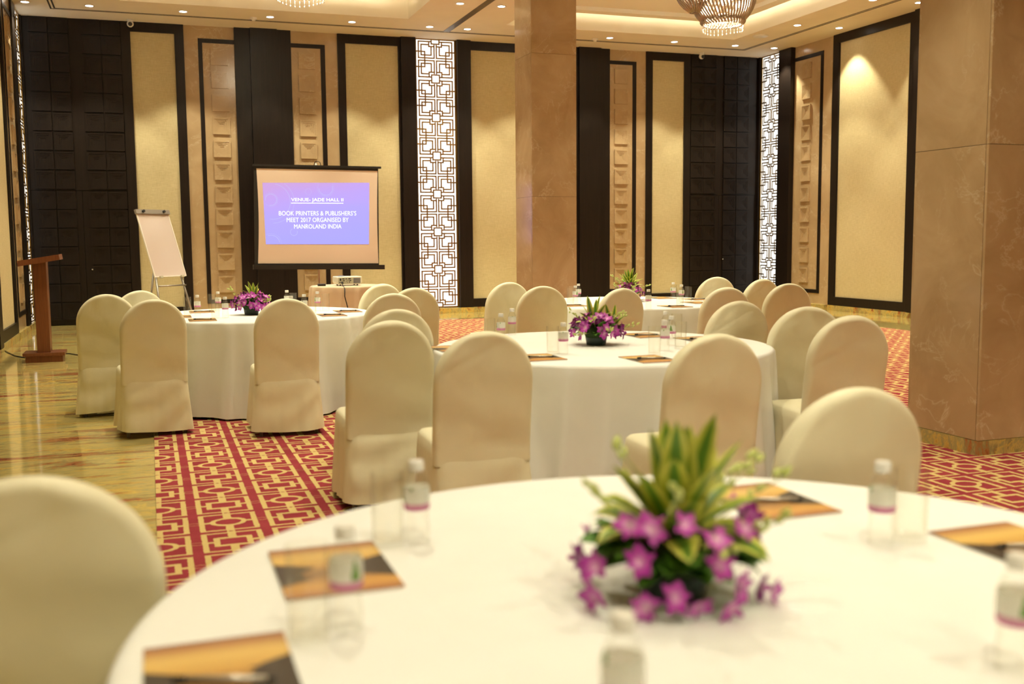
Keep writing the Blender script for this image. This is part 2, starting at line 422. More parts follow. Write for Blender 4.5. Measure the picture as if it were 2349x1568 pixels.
tag(m.obj('carpet', 'carpet_pattern'), 'red carpet with tan fretwork pattern of ovals and rectangles', 'carpet')

# ceiling with four recessed trays
TRX = [(-0.27, 4.23), (5.95, 10.45)]; TRY = [(-5.0, 1.49), (2.82, 9.32), (10.65, 17.15)]
m = MB()
xs = sorted({XL - 0.15, XR + 0.15} | {a for t in TRX for a in t}); ys = sorted({YF - 0.15, YB + 0.15} | {a for t in TRY for a in t})
for i in range(len(xs) - 1):
    for j in range(len(ys) - 1):
        hole = any(abs(xs[i] - t[0]) < 1e-6 for t in TRX) and any(abs(ys[j] - t[0]) < 1e-6 for t in TRY)
        if not hole: m.box(xs[i], xs[i + 1], ys[j], ys[j + 1], ZC, ZC + 0.06)
for (x0, x1) in TRX:
    for (y0, y1) in TRY:
        t = 0.03
        m.box(x0 - t, x0, y0 - t, y1 + t, ZC + 0.06, 5.62); m.box(x1, x1 + t, y0 - t, y1 + t, ZC + 0.06, 5.62)
        m.box(x0, x1, y0 - t, y0, ZC + 0.06, 5.62); m.box(x0, x1, y1, y1 + t, ZC + 0.06, 5.62)
        m.box(x0 - t, x1 + t, y0 - t, y1 + t, 5.62, 5.66)
ceiling = tag(m.obj('ceiling', 'ceiling_paint'), 'cream plaster ceiling with recessed lit trays', 'ceiling', kind='structure')
RI = 0.26
for (x0, x1) in TRX:
    for (y0, y1) in TRY:
        a0, a1, b0, b1 = x0 + RI, x1 - RI, y0 + RI, y1 - RI
        q = MB(); w = 0.22
        q.box(a0, a1, b0, b0 + w, 5.27, 5.36); q.box(a0, a1, b1 - w, b1, 5.27, 5.36)
        q.box(a0, a0 + w, b0 + w, b1 - w, 5.27, 5.36); q.box(a1 - w, a1, b0 + w, b1 - w, 5.27, 5.36)
        q.box(a0 + w, a1 - w, b0 + w, b1 - w, 5.34, 5.36)
        q.obj('tray_raft', 'raft_paint', ceiling)
        q = MB(); e = 0.03
        q.box(a0 + e, a1 - e, b0 + e, b0 + e + 0.02, 5.36, 5.385); q.box(a0 + e, a1 - e, b1 - e - 0.02, b1 - e, 5.36, 5.385)
        q.box(a0 + e, a0 + e + 0.02, b0 + e, b1 - e, 5.36, 5.385); q.box(a1 - e - 0.02, a1 - e, b0 + e, b1 - e, 5.36, 5.385)
        q.obj('cove_light_strip', 'cove_led', ceiling)
def slot(x0, x1, y0, y1):
    q = MB(); q.box(x0, x1, y0, y1, ZC - 0.003, ZC + 0.004); q.obj('air_slot', 'slot_dark', ceiling)
for d in (0.0, 0.055):
    slot(-1.31 + d, 11.24 - d, 18.03 - d, 18.055 - d)
    slot(-1.31 + d, -1.285 + d, -4.0, 18.03 - d); slot(11.215 - d, 11.24 - d, -4.0, 18.03 - d)
q = MB(); q.box(5.06, 5.18, -4.0, 18.0, ZC - 0.004, ZC + 0.004); q.obj('partition_track', 'track_bronze', ceiling)

# wall base planes
def wall(name, label, box, mat):
    q = MB(); q.box(*box); return tag(q.obj(name, mat), label, 'wall', kind='structure')
WB = wall('wall_back', 'long far wall of dark wood, marble and beige fabric panels', (XL - 0.15, XR + 0.15, YB, YB + 0.15, 0, ZC), 'dark_wood')
WR = wall('wall_right', 'right wall with tall framed beige fabric panels', (XR, XR + 0.15, YF, YB, 0, ZC), 'dark_wood')
WL = wall('wall_left', 'left wall seen edge-on with marble and lattice', (XL - 0.15, XL, YF, YB, 0, ZC), 'dark_wood')
WF = wall('wall_front', 'wall behind the viewpoint', (XL - 0.15, XR + 0.15, YF - 0.15, YF, 0, ZC), 'wall_fabric')
class WallFrame:
    def __init__(s, kind, obj): s.k = kind; s.o = obj
    def box(s, q, s0, s1, n0, n1, z0, z1):
        if s.k == 'B': q.box(s0, s1, YB - n1, YB - n0, z0, z1)
        elif s.k == 'R': q.box(XR - n1, XR - n0, s0, s1, z0, z1)
        else: q.box(XL + n0, XL + n1, s0, s1, z0, z1)
    def place(s, sc, n, z):
        if s.k == 'B': return (sc, YB - n, z), 0.0
        if s.k == 'R': return (XR - n, sc, z), -math.pi / 2
        return (XL + n, sc, z), math.pi / 2
FB, FR, FL = WallFrame('B', WB), WallFrame('R', WR), WallFrame('L', WL)

def step_tile(size, depth, steps, inset, name, mat, stepd):
    """square plaque standing proud of the wall, its face stepping inwards ring by ring"""
    q = MB(); h = size / 2; y = -depth
    def sq(h, y): return [(-h, y, -h), (h, y, -h), (h, y, h), (-h, y, h)]
    vs = sq(h, 0.0) + sq(h, y); fs = [(i, (i + 1) % 4, 4 + (i + 1) % 4, 4 + i) for i in range(4)]
    for k in range(steps):
        o = len(vs) - 4; h2 = h - inset; vs += sq(h2, y); fs += [(o + i, o + (i + 1) % 4, o + 4 + (i + 1) % 4, o + 4 + i) for i in range(4)]
        o = len(vs) - 4; y += stepd; vs += sq(h2, y); fs += [(o + i, o + (i + 1) % 4, o + 4 + (i + 1) % 4, o + 4 + i) for i in range(4)]; h = h2
    o = len(vs) - 4; fs.append((o, o + 1, o + 2, o + 3)); q.add(vs, fs)
    return q.mesh(name, mat)
STONE_TILE = step_tile(0.285, 0.030, 4, 0.026, 'carved_tile', 'beige_marble', 0.0065)
WOOD_TILE = step_tile(0.290, 0.028, 4, 0.026, 'carved_tile', 'dark_wood', 0.0065)
STONE_Z = [4.535 - 0.39 * k for k in range(11)]

def fabric_panel(F, s0, s1, f0, f1, z0=0.26, z1=4.88):
    """frame spans s0..s1, fabric f0..f1"""
    q = MB()
    F.box(q, s0, f0, 0.0, 0.05, 0.10, ZC); F.box(q, f1, s1, 0.0, 0.05, 0.10, ZC)
    F.box(q, f0, f1, 0.0, 0.05, 0.10, z0); F.box(q, f0, f1, 0.0, 0.05, z1, ZC)
    q.obj('panel_frame', 'dark_wood', F.o)
    q = MB(); F.box(q, f0, f1, 0.0, 0.018, z0, z1); q.obj('fabric_panel', 'wall_fabric', F.o)
def stone_panel(F, s0, s1, line_out, line_in, sq, open_side):
    """marble bay s0..s1, dark line frame on one side, carved tiles centred on sq"""
    q = MB(); F.box(q, s0, s1, 0.0, 0.02, 0.10, ZC); bay = q.obj('marble_bay', 'beige_marble', F.o)
    q = MB(); a, b = sorted((line_out, line_in)); F.box(q, a, b, 0.02, 0.032, 0.30, 4.83)
    e0, e1 = (b, s1) if open_side > 0 else (s0, a)
    F.box(q, e0, e1, 0.02, 0.032, 4.76, 4.83); F.box(q, e0, e1, 0.02, 0.032, 0.30, 0.37)
    q.obj('line_frame', 'dark_wood', bay)
    for z in STONE_Z:
        l, r = F.place(sq, 0.02, z); mobj('carved_tile', STONE_TILE, bay, l, r)
def pilaster(F, s0, s1, n, z0=0.10):
    q = MB(); F.box(q, s0, s1, 0.0, n, z0, ZC); q.obj('pilaster', 'dark_wood', F.o)
def skirting(F, s0, s1, n):
    q = MB(); F.box(q, s0, s1, 0.0, n, 0.0, 0.10); q.obj('skirting', 'skirting_stone', F.o)
DOORN = [0]
def door_bay(F, s0, s1, cols, seam, label):
    """dark carved wood bay: fixed panel over a pair of door leaves"""
    q = MB(); F.box(q, s0, s1, 0.0, 0.03, 2.25, ZC); top = q.obj('wood_overpanel', 'dark_wood', F.o)
    DOORN[0] += 1
    z = 2.25 + 0.168
    while z + 0.146 < ZC + 0.02:
        for c in cols:
            l, r = F.place(c, 0.03, min(z, ZC - 0.147)); mobj('carved_tile', WOOD_TILE, top, l, r)
        z += 0.3155
    for c in cols:
        l, r = F.place(c, 0.03, 4.915); o = mobj('carved_tile', WOOD_TILE, top, l, r); o.scale = (1, 1, 0.84)
    q = MB(); F.box(q, s0, s1, 0.0, 0.012, 0.0, 2.25); door = tag(q.obj('door_%d' % DOORN[0], 'dark_wood'), label, 'door', kind='structure')
    for a, b, cc in ((s0 + 0.03, seam - 0.004, cols[:2]), (seam + 0.004, s1 - 0.03, cols[2:])):
        q = MB(); F.box(q, a, b, 0.012, 0.03, 0.02, 2.235); leaf = q.obj('door_leaf', 'dark_wood', door)
        for k in range(7):
            for c in cc:
                l, r = F.place(c, 0.03, 2.25 - 0.165 - 0.308 * k); mobj('carved_tile', WOOD_TILE, leaf, l, r)
    q = MB(); l, r = F.place(seam + 0.10, 0.03, 0.93)
    q.tube([Vector((0, 0, 0)), Vector((0, -0.03, 0))], 0.012, 8); q.obj('lock_knob', 'chrome', door, True, l, r)

# far wall, left to right
door_bay(FB, -1.85, -0.30, (-1.565, -1.255, -0.765, -0.455), -1.01, 'carved dark wood double door in left corner of far wall')
fabric_panel(FB, -0.30, 0.70, -0.15, 0.55)
stone_panel(FB, 0.70, 1.53, 0.93, 1.00, 1.27, 1)
pilaster(FB, 1.53, 1.79, 0.07); pilaster(FB, 1.79, 2.25, 0.13); pilaster(FB, 2.25, 2.49, 0.07)
stone_panel(FB, 2.49, 3.31, 3.09, 3.01, 2.76, -1)
fabric_panel(FB, 3.31, 4.45, 3.45, 4.41)
pilaster(FB, 4.45, 4.72, 0.12); pilaster(FB, 5.51, 5.77, 0.12)
fabric_panel(FB, 5.77, 6.89, 5.785, 6.75)
stone_panel(FB, 6.89, 7.71, 7.12, 7.19, 7.45, 1)
pilaster(FB, 7.71, 7.95, 0.07); pilaster(FB, 7.95, 8.41, 0.13); pilaster(FB, 8.41, 8.62, 0.07)
stone_panel(FB, 8.62, 9.42, 9.21, 9.13, 8.88, -1)
fabric_panel(FB, 9.42, 10.41, 9.56, 10.27)
door_bay(FB, 10.41, 11.95, (10.565, 10.86, 11.325, 11.63), 11.09, 'carved dark wood double door in right corner of far wall')
for a, b in ((-0.30, 4.45), (4.45, 5.77), (5.77, 10.41)): skirting(FB, a, b, 0.06 if a != 4.45 else 0.13)
# right wall and its mirror on the left
for F in (FR, FL):
    pilaster(F, 18.66, 18.75, 0.06); pilaster(F, 17.49, 17.90, 0.12 if F is FR else 0.055)
    stone_panel(F, 16.27, 17.49, 16.58, 16.66, 17.085, 1)
    fabric_panel(F, 14.05, 16.27, 14.23, 16.09)
    pilaster(F, 13.75, 14.05, 0.12)
    s = 13.75
    while s > -5.0:
        fabric_panel(F, s - 2.6, s, s - 2.45, s - 0.15); pilaster(F, s - 2.95, s - 2.6, 0.12); s -= 2.95
    skirting(F, 16.27, 18.75, 0.13 if F is FR else 0.07); skirting(F, YF, 16.27, 0.06)

# ------------------------------------------------------------------ lattice screens
def lattice_mesh():
    q = MB(); w = 0.0130; d0, d1 = -0.027, -0.021
    def bar(u0, v0, u1, v1):
        for su in (1, -1):
            for mv in (0, 1):
                a, b = sorted((su * u0, su * u1)); c0, c1 = sorted((v0, v1))
                if mv: c0, c1 = 0.70 - c1, 0.70 - c0
                q.box(a - w, b + w, d0, d1, 0.35 - c1 - w, 0.35 - c0 + w)
    S = 0.072
    bar(S, 0.0, S, S); bar(0.0, S, S, S)
    bar(S, 0.032, 0.31, 0.032); bar(0.31, 0.032, 0.31, 0.327); bar(0.021, 0.327, 0.31, 0.327); bar(0.021, 0.10, 0.021, 0.327)
    bar(0.118, 0.032, 0.118, 0.120); bar(0.030, 0.120, 0.118, 0.120)
    bar(0.118, 0.088, 0.26, 0.088); bar(0.26, 0.088, 0.26, 0.275); bar(0.076, 0.275, 0.26, 0.275); bar(0.076, 0.12, 0.076, 0.275)
    bar(0.195, 0.213, 0.195, 0.35); bar(0.195, 0.213, 0.345, 0.213)
    return q.mesh('lattice_motif', 'gold')
LAT = lattice_mesh()
def lattice(F, s0, s1, label):
    c = (s0 + s1) / 2; l, r = F.place(c, 0.0, 0.11); root = empty('lattice_screen', l, r)
    tag(root, label, 'lattice screen', 'backlit lattice screens')
    h = (s1 - s0) / 2; H = ZC - 0.11
    q = MB(); q.box(-h, h, -0.018, 0, 0, H); q.obj('light_panel', 'lattice_glow', root)
    q = MB(); fw = 0.036
    q.box(-h, -h + fw, -0.030, -0.018, 0, H); q.box(h - fw, h, -0.030, -0.018, 0, H)
    q.box(-h + fw, h - fw, -0.030, -0.018, 0, 0.02); q.box(-h + fw, h - fw, -0.030, -0.018, H - 0.02, H)
    q.obj('gold_frame', 'gold', root)
    uh = (H - 0.03) / 7
    for k in range(7):
        o = mobj('lattice_motif', LAT, root, (0, 0, 0.015 + uh * (k + 0.5))); o.scale = ((2 * h - 2 * fw) / 0.70, 1, uh / 0.70)
lattice(FB, 4.72, 5.51, 'tall backlit gold lattice screen in middle of far wall')
lattice(FR, 17.90, 18.66, 'tall backlit lattice screen at far end of right wall')
lattice(FL, 17.90, 18.66, 'tall backlit lattice screen seen edge-on on left wall')

# ------------------------------------------------------------------ marble columns
def column(x0, y0, s, label):
    root = tag(empty('marble_column', (x0 + s / 2, y0 + s / 2, 0)), label, 'column'); h = s / 2
    q = MB(); q.box(-h + 0.02, h - 0.02, -h + 0.02, h - 0.02, 0, ZC); q.obj('column_core', 'black_metal', root)
    q = MB(); q.box(-h - 0.004, h + 0.004, -h - 0.004, h + 0.004, 0.0, 0.098); q.obj('skirting', 'skirting_stone', root)
    tiers = [0.10, 1.94, 3.80, ZC]
    for k in range(3):
        z0, z1 = tiers[k] + 0.0015, tiers[k + 1] - 0.0015
        for a in range(4):
            q = MB(); e = 0.003 if a % 2 else 0.0
            q.box(-h + (0.022 if a % 2 else 0.0025), h - (0.022 if a % 2 else 0.0025), -h, -h + 0.02, z0, z1)
            q.obj('marble_slab', 'column_marble', root, rotz=a * math.pi / 2)
column(4.81, 12.87, 0.64, 'square brown marble column standing in middle of the far area')
column(4.86, 5.04, 0.64, 'near square brown marble column at right edge')

# ------------------------------------------------------------------ ceiling fittings
q = MB(); q.lathe([(0.058, 0.0), (0.075, 0.0), (0.078, 0.006), (0.056, 0.008)], 20, False, False); DL_TRIM = q.mesh('trim_ring', 'trim_white', True)
q = MB(); q.lathe([(0.0575, 0.003), (0.0575, 0.007)], 20); DL_LENS = q.mesh('lens', 'lamp_lens')
LIGHTS = {}
def light_data(key, watts, size):
    if key not in LIGHTS:
        d = bpy.data.lights.new('lamp_' + key, 'SPOT'); d.energy = watts; d.color = LAMP_COL; d.spot_size = math.radians(size); d.spot_blend = 0.35; d.shadow_soft_size = 0.05
        LIGHTS[key] = d
    return LIGHTS[key]
def downlight(x, y, label, z=ZC, key='down', watts=DOWNLIGHT_W, size=84, group=None):
    root = empty('downlight', (x, y, z - 0.008)); tag(root, label, 'downlight', group)
    mobj('trim_ring', DL_TRIM, root); mobj('lens', DL_LENS, root)
    l = bpy.data.objects.new('lamp', light_data(key, watts, size)); COL.objects.link(l); l.parent = root; l.location = (0, 0, -0.02)
for x, lb in [(-1.63, 'recessed downlight in far left corner beside left lattice'), (-0.72, 'recessed downlight above the left carved door'),
              (0.67, 'recessed downlight above the flip chart'), (2.03, 'recessed downlight above left edge of the projection screen'),
              (3.38, 'recessed downlight above right side of the projection screen'), (4.73, 'far recessed downlight just left of the ceiling track'),
              (5.41, 'far recessed downlight just right of the ceiling track'), (6.77, 'recessed downlight hidden behind the middle marble column'),
              (8.14, 'recessed downlight just right of the middle marble column'), (9.47, 'recessed downlight above right fabric panel of far wall'),
              (10.78, 'recessed downlight in front of right carved door, inside ceiling slot'), (11.65, 'recessed downlight above right lattice screen')]:
    downlight(x, 17.65, lb)
downlight(4.73, 15.8, 'nearer recessed downlight left of the ceiling track at top edge'); downlight(5.41, 15.8, 'nearer recessed downlight beside left side of middle column')
downlight(10.80, 15.66, 'recessed downlight below right tray beside ceiling speaker'); downlight(11.65, 15.64, 'recessed downlight above right framed fabric panel')
downlight(10.79, 13.66, 'recessed downlight at top edge right of the chandelier'); downlight(11.62, 13.60, 'recessed downlight beside top of the near column')
G = 'downlights outside the view'
OUT = 'unseen recessed ceiling downlight outside the picture'
for y in (11.65, 9.0, 6.0, 3.0):
    downlight(11.3, y, OUT, group=G)
for y in (15.66, 13.66, 11.65, 9.0):
    downlight(-0.75, y, OUT, group=G)
for x in (0.67, 2.03, 3.38, 4.73, 5.6, 7.6, 9.47): downlight(x, 9.95, OUT, group=G)
for x in (-0.3, 0.67, 2.03, 3.38): downlight(x, 2.15, OUT, key='table', watts=DOWNLIGHT_W * 0.30, size=84, group=G)  # unseen row added to light the near table top from above
for x in (0.4, 3.0, 6.5):
    for y in (-0.6, -3.4): downlight(x, y, OUT, z=5.34, key='hall_fill', watts=FILL_W * 0.92, size=112, group=G)  # unseen fill lamps added behind the viewpoint to brighten near upright surfaces
for cx_, cy_ in [(1.98, 6.07), (8.2, 6.07), (1.98, 13.9), (8.2, 13.9)]:
    for dx in (-1.15, 1.15):
        for dy in (-1.6, 1.6):
            downlight(cx_ + dx, cy_ + dy, OUT, z=5.34, key='raft_fill', watts=FILL_W, size=82, group=G)  # unseen lamps added in the rafts to supply room light

def ceiling_disc(name, x, y, r, label, cat, dome=False):
    root = tag(empty(name, (x, y, ZC)), label, cat)
    q = MB(); q.lathe([(r, 0), (r, -0.012), (r * 0.9, -0.02)] if not dome else [(r, 0), (r, -0.02), (r * 0.8, -0.03)], 24, False, True); q.obj('rim', 'trim_white', root, True)
    q = MB(); q.lathe([(r * 0.82, -0.021), (r * 0.6, -0.026)] if not dome else [(r * 0.55, -0.03), (r * 0.5, -0.05), (r * 0.2, -0.055)], 24, False, True); q.obj('grille' if not dome else 'sensor_dome', 'white_plastic', root, True)
ceiling_disc('smoke_detector', 1.78, 17.80, 0.055, 'white smoke detector on ceiling between flip chart and screen', 'smoke detector', True)
ceiling_disc('smoke_detector', 7.92, 17.82, 0.055, 'white smoke detector on ceiling just right of middle column', 'smoke detector', True)
ceiling_disc('ceiling_speaker', 10.72, 16.68, 0.14, 'round flush ceiling speaker near right corner', 'speaker')
def cctv(x, label):
    root = tag(empty('security_camera', (x, 18.52, ZC)), label, 'camera')
    q = MB(); q.lathe([(0.05, 0), (0.05, -0.03), (0.035, -0.045)], 16); q.obj('mount', 'white_plastic', root, True)
    q = MB(); R = 0.055
    q.lathe([(max(R * math.sin(t), 0.001), -0.075 - R * math.cos(t)) for t in [math.pi * k / 8 for k in range(9)]], 16, False, False); q.obj('housing', 'white_plastic', root, True)
    q = MB(); q.lathe([(0.034, 0), (0.034, 0.012), (0.02, 0.016)], 16, mat=Matrix.Translation((0, -0.045, -0.085)) @ Matrix.Rotation(math.radians(100), 4, 'X')); q.obj('lens', 'black_plastic', root, True)
cctv(-0.14, 'white dome security camera above left fabric panel'); cctv(10.55, 'white dome security camera above right carved door')

# ------------------------------------------------------------------ chandeliers
def chandelier(x, y, label):
    root = tag(empty('chandelier', (x, y, 4.45)), label, 'chandelier', 'crystal chandeliers')
    z0 = -4.45
    def strand_mesh(r0, r1, zt, zb, swirl, bulge):
        q = MB(); pts = []
        for k in range(9):
            t = k / 8; r = r1 + (r0 - r1) * (1 - t ** 4) + bulge * math.sin(math.pi * t); a = swirl * t
            pts.append((r * math.cos(a), r * math.sin(a), zt + (zb - zt) * t))
        q.tube(pts, 0.015, 6); return q.mesh('glass_strand', 'smoked_glass', True)
    sm = strand_mesh(0.47, 0.31, 0.86, 0.15, 0.5, 0.03)
    for k in range(54): mobj('glass_strand', sm, root, rotz=2 * math.pi * k / 54)
    sm2 = strand_mesh(0.22, 0.06, 0.84, 0.26, 0.9, 0.07)
    for k in range(26): mobj('glass_strand', sm2, root, (-0.47, 0.02, 0), 2 * math.pi * k / 26)
    sm4 = strand_mesh(0.30, 0.28, 0.20, 0.10, 0.25, 0.03)
    for k in range(40): mobj('glass_strand', sm4, root, rotz=2 * math.pi * k / 40)
    q = MB(); q.tube([(0, 0, 0.10), (0, 0, 0.03)], 0.0035, 5); q.lathe([(0.002, 0.03), (0.009, 0.016), (0.002, 0.0)], 8); pm = q.mesh('crystal_pendant', 'crystal', True)
    for k in range(30):
        a = 2 * math.pi * k / 30; mobj('crystal_pendant', pm, root, (0.30 * math.cos(a), 0.30 * math.sin(a), 0.012 * math.sin(a * 3)))
    q = MB(); q.lathe([(0.04, 0.25), (0.04, 0.905)], 12); q.obj('stem', 'chrome', root, True)
    q = MB(); q.lathe([(0.50, 0.86), (0.50, 0.885), (0.02, 0.885), (0.02, 0.86)], 32); q.obj('canopy_plate', 'chrome', root, True)
    q = MB(); q.lathe([(0.012, 0.0), (0.026, 0.03), (0.022, 0.07), (0.01, 0.09)], 10); bm = q.mesh('bulb', 'bulb', True)
    for k in range(9):
        a = 2 * math.pi * k / 9; mobj('bulb', bm, root, (0.24 * math.cos(a), 0.24 * math.sin(a), 0.34 + 0.14 * (k % 2)))
    for k in range(3):
        a = 2 * math.pi * k / 3; mobj('bulb', bm, root, (-0.47 + 0.05 * math.cos(a), 0.02 + 0.05 * math.sin(a), 0.46))
    d = bpy.data.lights.new('chandelier_lamp', 'POINT'); d.energy = CHAND_W; d.color = LAMP_COL; d.shadow_soft_size = 0.12
    l = bpy.data.objects.new('lamp', d); COL.objects.link(l); l.parent = root; l.location = (0, 0, 0.42)
chandelier(8.27, 13.9, 'crystal chandelier with smoked glass strands in right tray'); chandelier(1.98, 13.8, 'crystal chandelier tip at top edge above projection screen')

# ------------------------------------------------------------------ tables
TZ = 0.765
def tablecloth_mesh(R, H, seed, mat, nth=340, flare=0.025, amp=1.0):
    rnd = random.Random(seed)
    n = int(19 * R) + 5; folds = []
    for k in range(n):
        folds.append((2 * math.pi * (k + rnd.uniform(-0.36, 0.36)) / n, rnd.uniform(0.032, 0.065) / R, rnd.uniform(0.028, 0.075) * amp, rnd.uniform(-0.10, 0.10), rnd.uniform(0.35, 1.1)))
    def f(th, t):
        v = 0.0
        for (c, w, a, dr, pw) in folds:
            d = (th - c - dr * t + math.pi) % (2 * math.pi) - math.pi; ww = w * (0.75 + 0.8 * t)
            if abs(d) < 4 * ww: v += a * t ** pw * math.exp(-(d / ww) ** 2)
        return v - 0.032 * t * amp
    rings = [(R * r, H, 0.0) for r in (0.25, 0.5, 0.75, 0.9, 0.97)] + [(R - 0.012, H - 0.001, 0.0), (R - 0.003, H - 0.006, 0.0), (R + 0.001, H - 0.018, 0.02)]
    for k in range(1, 13):
        t = k / 12; rings.append((R + 0.002 + flare * t, H - 0.018 - (H - 0.024) * t, t))
    vs = [(0, 0, H)]; fs = []
    for (r, z, t) in rings:
        for i in range(nth):
            th = 2 * math.pi * i / nth; rr = r + (f(th, t) if t > 0 else 0.0)
            vs.append((rr * math.cos(th), rr * math.sin(th), z + (0.012 + 0.010 * math.sin(3 * th + seed) if t > 0.98 else 0)))
    for i in range(nth): fs.append((0, 1 + i, 1 + (i + 1) % nth))
    for j in range(len(rings) - 1):
        for i in range(nth):
            a, b = 1 + j * nth + i, 1 + j * nth + (i + 1) % nth
            fs.append((a, a + nth, b + nth, b))
    q = MB(); q.add(vs, fs); return q.mesh('tablecloth', mat, True)
def round_table(x, y, R, label, seed, mat='table_cloth', name='round_table', H=TZ, amp=1.0):
    root = tag(empty(name, (x, y, 0.0065), seed * 0.7), label, 'table', 'round tables' if name == 'round_table' else None)
    H -= 0.0065
    mobj('tablecloth', tablecloth_mesh(R, H, seed, mat, amp=amp), root)
    q = MB(); q.lathe([(R - 0.02, H - 0.035), (R - 0.02, H - 0.006)], 48); q.obj('table_top', 'teak', root)
    for k in range(4):
        a = math.pi / 4 + k * math.pi / 2
        q = MB(); q.tube([(R * 0.6 * math.cos(a), R * 0.6 * math.sin(a), 0.006), (R * 0.5 * math.cos(a), R * 0.5 * math.sin(a), H - 0.03)], 0.016, 8); q.obj('leg', 'grey_metal', root)
TABLES = {1: (0.88, 9.05), 2: (2.47, 5.47), 3: (4.38, 9.07), 4: (0.90, 1.49)}
round_table(*TABLES[1], 0.95, 'round white-clothed table nearest the projection screen and flip chart', 3)
round_table(*TABLES[2], 0.98, 'round white-clothed table in middle of the room', 5)
round_table(*TABLES[3], 1.0, 'round white-clothed table at right rear in front of middle column', 8)
round_table(*TABLES[4], 0.985, 'large near round table with white cloth filling the foreground', 11)
round_table(2.56, 14.17, 0.50, 'small round table with beige cloth holding the projector', 14, 'buffet_cloth', 'projector_table', amp=0.8)

# ------------------------------------------------------------------ covered chairs
def chair_meshes(seed):
    rnd = random.Random(seed)
    ph = [rnd.uniform(0, 6.28) for _ in range(12)]
    diag = rnd.choice((-1, 1)); dpos = rnd.uniform(-0.1, 0.1)
    HW, ZA, ZB = 0.228, 0.752, 0.375
    lean = lambda z: -0.085 * max(0.0, (z - 0.45) / 0.53) ** 1.1
    def wr(x, z):
        w = 0.003 * math.sin(9 * x + 14 * z * diag + ph[0]) + 0.0028 * math.sin(17 * x * diag - 11 * z + ph[1]) + 0.002 * math.sin(31 * z + 8 * x + ph[2])
        for i, (zc, sl_, am) in enumerate(((0.62 + dpos, 0.75 * diag, 0.006), (0.80 - dpos, -0.45 * diag, 0.0045), (0.47, 0.12 * diag, 0.006), (0.70, 1.1 * diag, 0.0045))):
            d = (z - zc) * math.cos(sl_) + x * math.sin(sl_); w += am * math.exp(-(d / 0.010) ** 2) * (0.5 + 0.5 * math.sin(7 * x + ph[(4 + i) % 12])) - 0.25 * am * math.exp(-((d - 0.022) / 0.018) ** 2)
        top = max(0, (z - 0.80) / 0.18); w += 0.005 * top * math.sin(48 * x + ph[3])
        return w
    q = MB(); vs = []; fs = []
    NX, NZ = 28, 30
    sx = [-math.cos(math.pi * i / NX) for i in range(NX + 1)]
    def grid(sign):
        idx = []
        for j in range(NZ + 1):
            row = []
            for i in range(NX + 1):
                s = sx[i]; zt = ZA + HW * math.sqrt(max(0, 1 - s * s)); z = ZB + (zt - ZB) * (1 - (1 - j / NZ) ** 1.6); x = HW * s
                if z > ZA: dist = HW - math.hypot(x, z - ZA)
                else: dist = HW - abs(x)
                e = min(1.0, max(0, dist) / 0.026); t = 0.034 * math.sqrt(max(0.0, 1 - (1 - e) ** 2)) + 0.006 * min(1, max(0, dist) / 0.15)
                bx = 1.0
                y = sign * t + lean(z) + (wr(x, z) if sign < 0 else 0.6 * wr(-x, z)) * e * min(1.0, max(0.0, (z - 0.385) / 0.07))
                row.append(len(vs)); vs.append((x * bx, y, z))
            idx.append(row)
        for j in range(NZ):
            for i in range(NX):
                a, b, c, d = idx[j][i], idx[j][i + 1], idx[j + 1][i + 1], idx[j + 1][i]
                fs.append((a, b, c, d) if sign < 0 else (a, d, c, b))
    grid(-1); grid(1)
    q.add(vs, fs); back = q.mesh('back_cover', 'chair_satin', True)
    # seat and skirt
    q = MB(); vs = []; fs = []
    N = 120; D0, D1 = -0.006, 0.425
    def ringpt(th, hw, y0, y1, rc):
        # rounded rectangle by superellipse
        c, s = math.cos(th), math.sin(th); n = 7.0
        k = (abs(c) ** n + abs(s) ** n) ** (-1 / n)
        return hw * c * k, (y0 + y1) / 2 + (y1 - y0) / 2 * s * k
    rings = [(0.10, 0.483, 0, 1), (0.17, 0.482, 0, 1), (0.212, 0.476, 0, 1), (0.224, 0.462, 0.05, 1)]
    for k in range(1, 12):
        t = k / 11; rings.append((0.227 + 0.022 * t, 0.455 - 0.415 * t, t, 1))
    vs.append((0, 0.19, 0.485))
    for (hw, z, a, _) in rings:
        g = hw / 0.227
        for i in range(N):
            th = 2 * math.pi * i / N
            x, y = ringpt(th, hw, 0.19 + (D0 - 0.19) * min(1.0, g) - (0.034 * min(1.0, a / 0.16) + 0.034 * a), 0.19 + (D1 - 0.19) * min(1.0, g) + 0.025 * a, 0.03)
            f = 0.010 * max(0.0, a - 0.1) * (math.sin(9 * th + ph[5]) + 0.7 * math.sin(14 * th + ph[6]) + 0.5 * math.sin(23 * th + ph[7]))
            corner = abs(math.sin(2 * th)) ** 8; f += 0.014 * a * corner
            if math.sin(th) < -0.72:   # rear face: sagging drape
                f = 0.35 * f + 0.012 * min(1, max(0.0, a - 0.17) * 3.5) * math.sin(2 * math.pi * (z * 5.0 - 0.55 * diag * x / 0.23 - 0.5 * (x / 0.23) ** 2) + ph[8]) * (1 - 0.5 * a) + 0.006 * a * math.sin(11 * x + ph[10])
            d = Vector((x, y - 0.19, 0)).normalized()
            zz = z + (0.012 * math.sin(2 * th + ph[9]) * a ** 3 if a > 0.5 else 0)
            vs.append((x + d.x * f, y + d.y * f, max(0.02, zz)))
    for i in range(N): fs.append((0, 1 + i, 1 + (i + 1) % N))
    for j in range(len(rings) - 1):
        for i in range(N):
            a, b = 1 + j * N + i, 1 + j * N + (i + 1) % N
            fs.append((a, a + N, b + N, b))
    q.add(vs, fs); seat = q.mesh('seat_skirt', 'chair_satin', True)
    return back, seat
CH = [chair_meshes(s) for s in (2, 7, 13, 21, 34)]
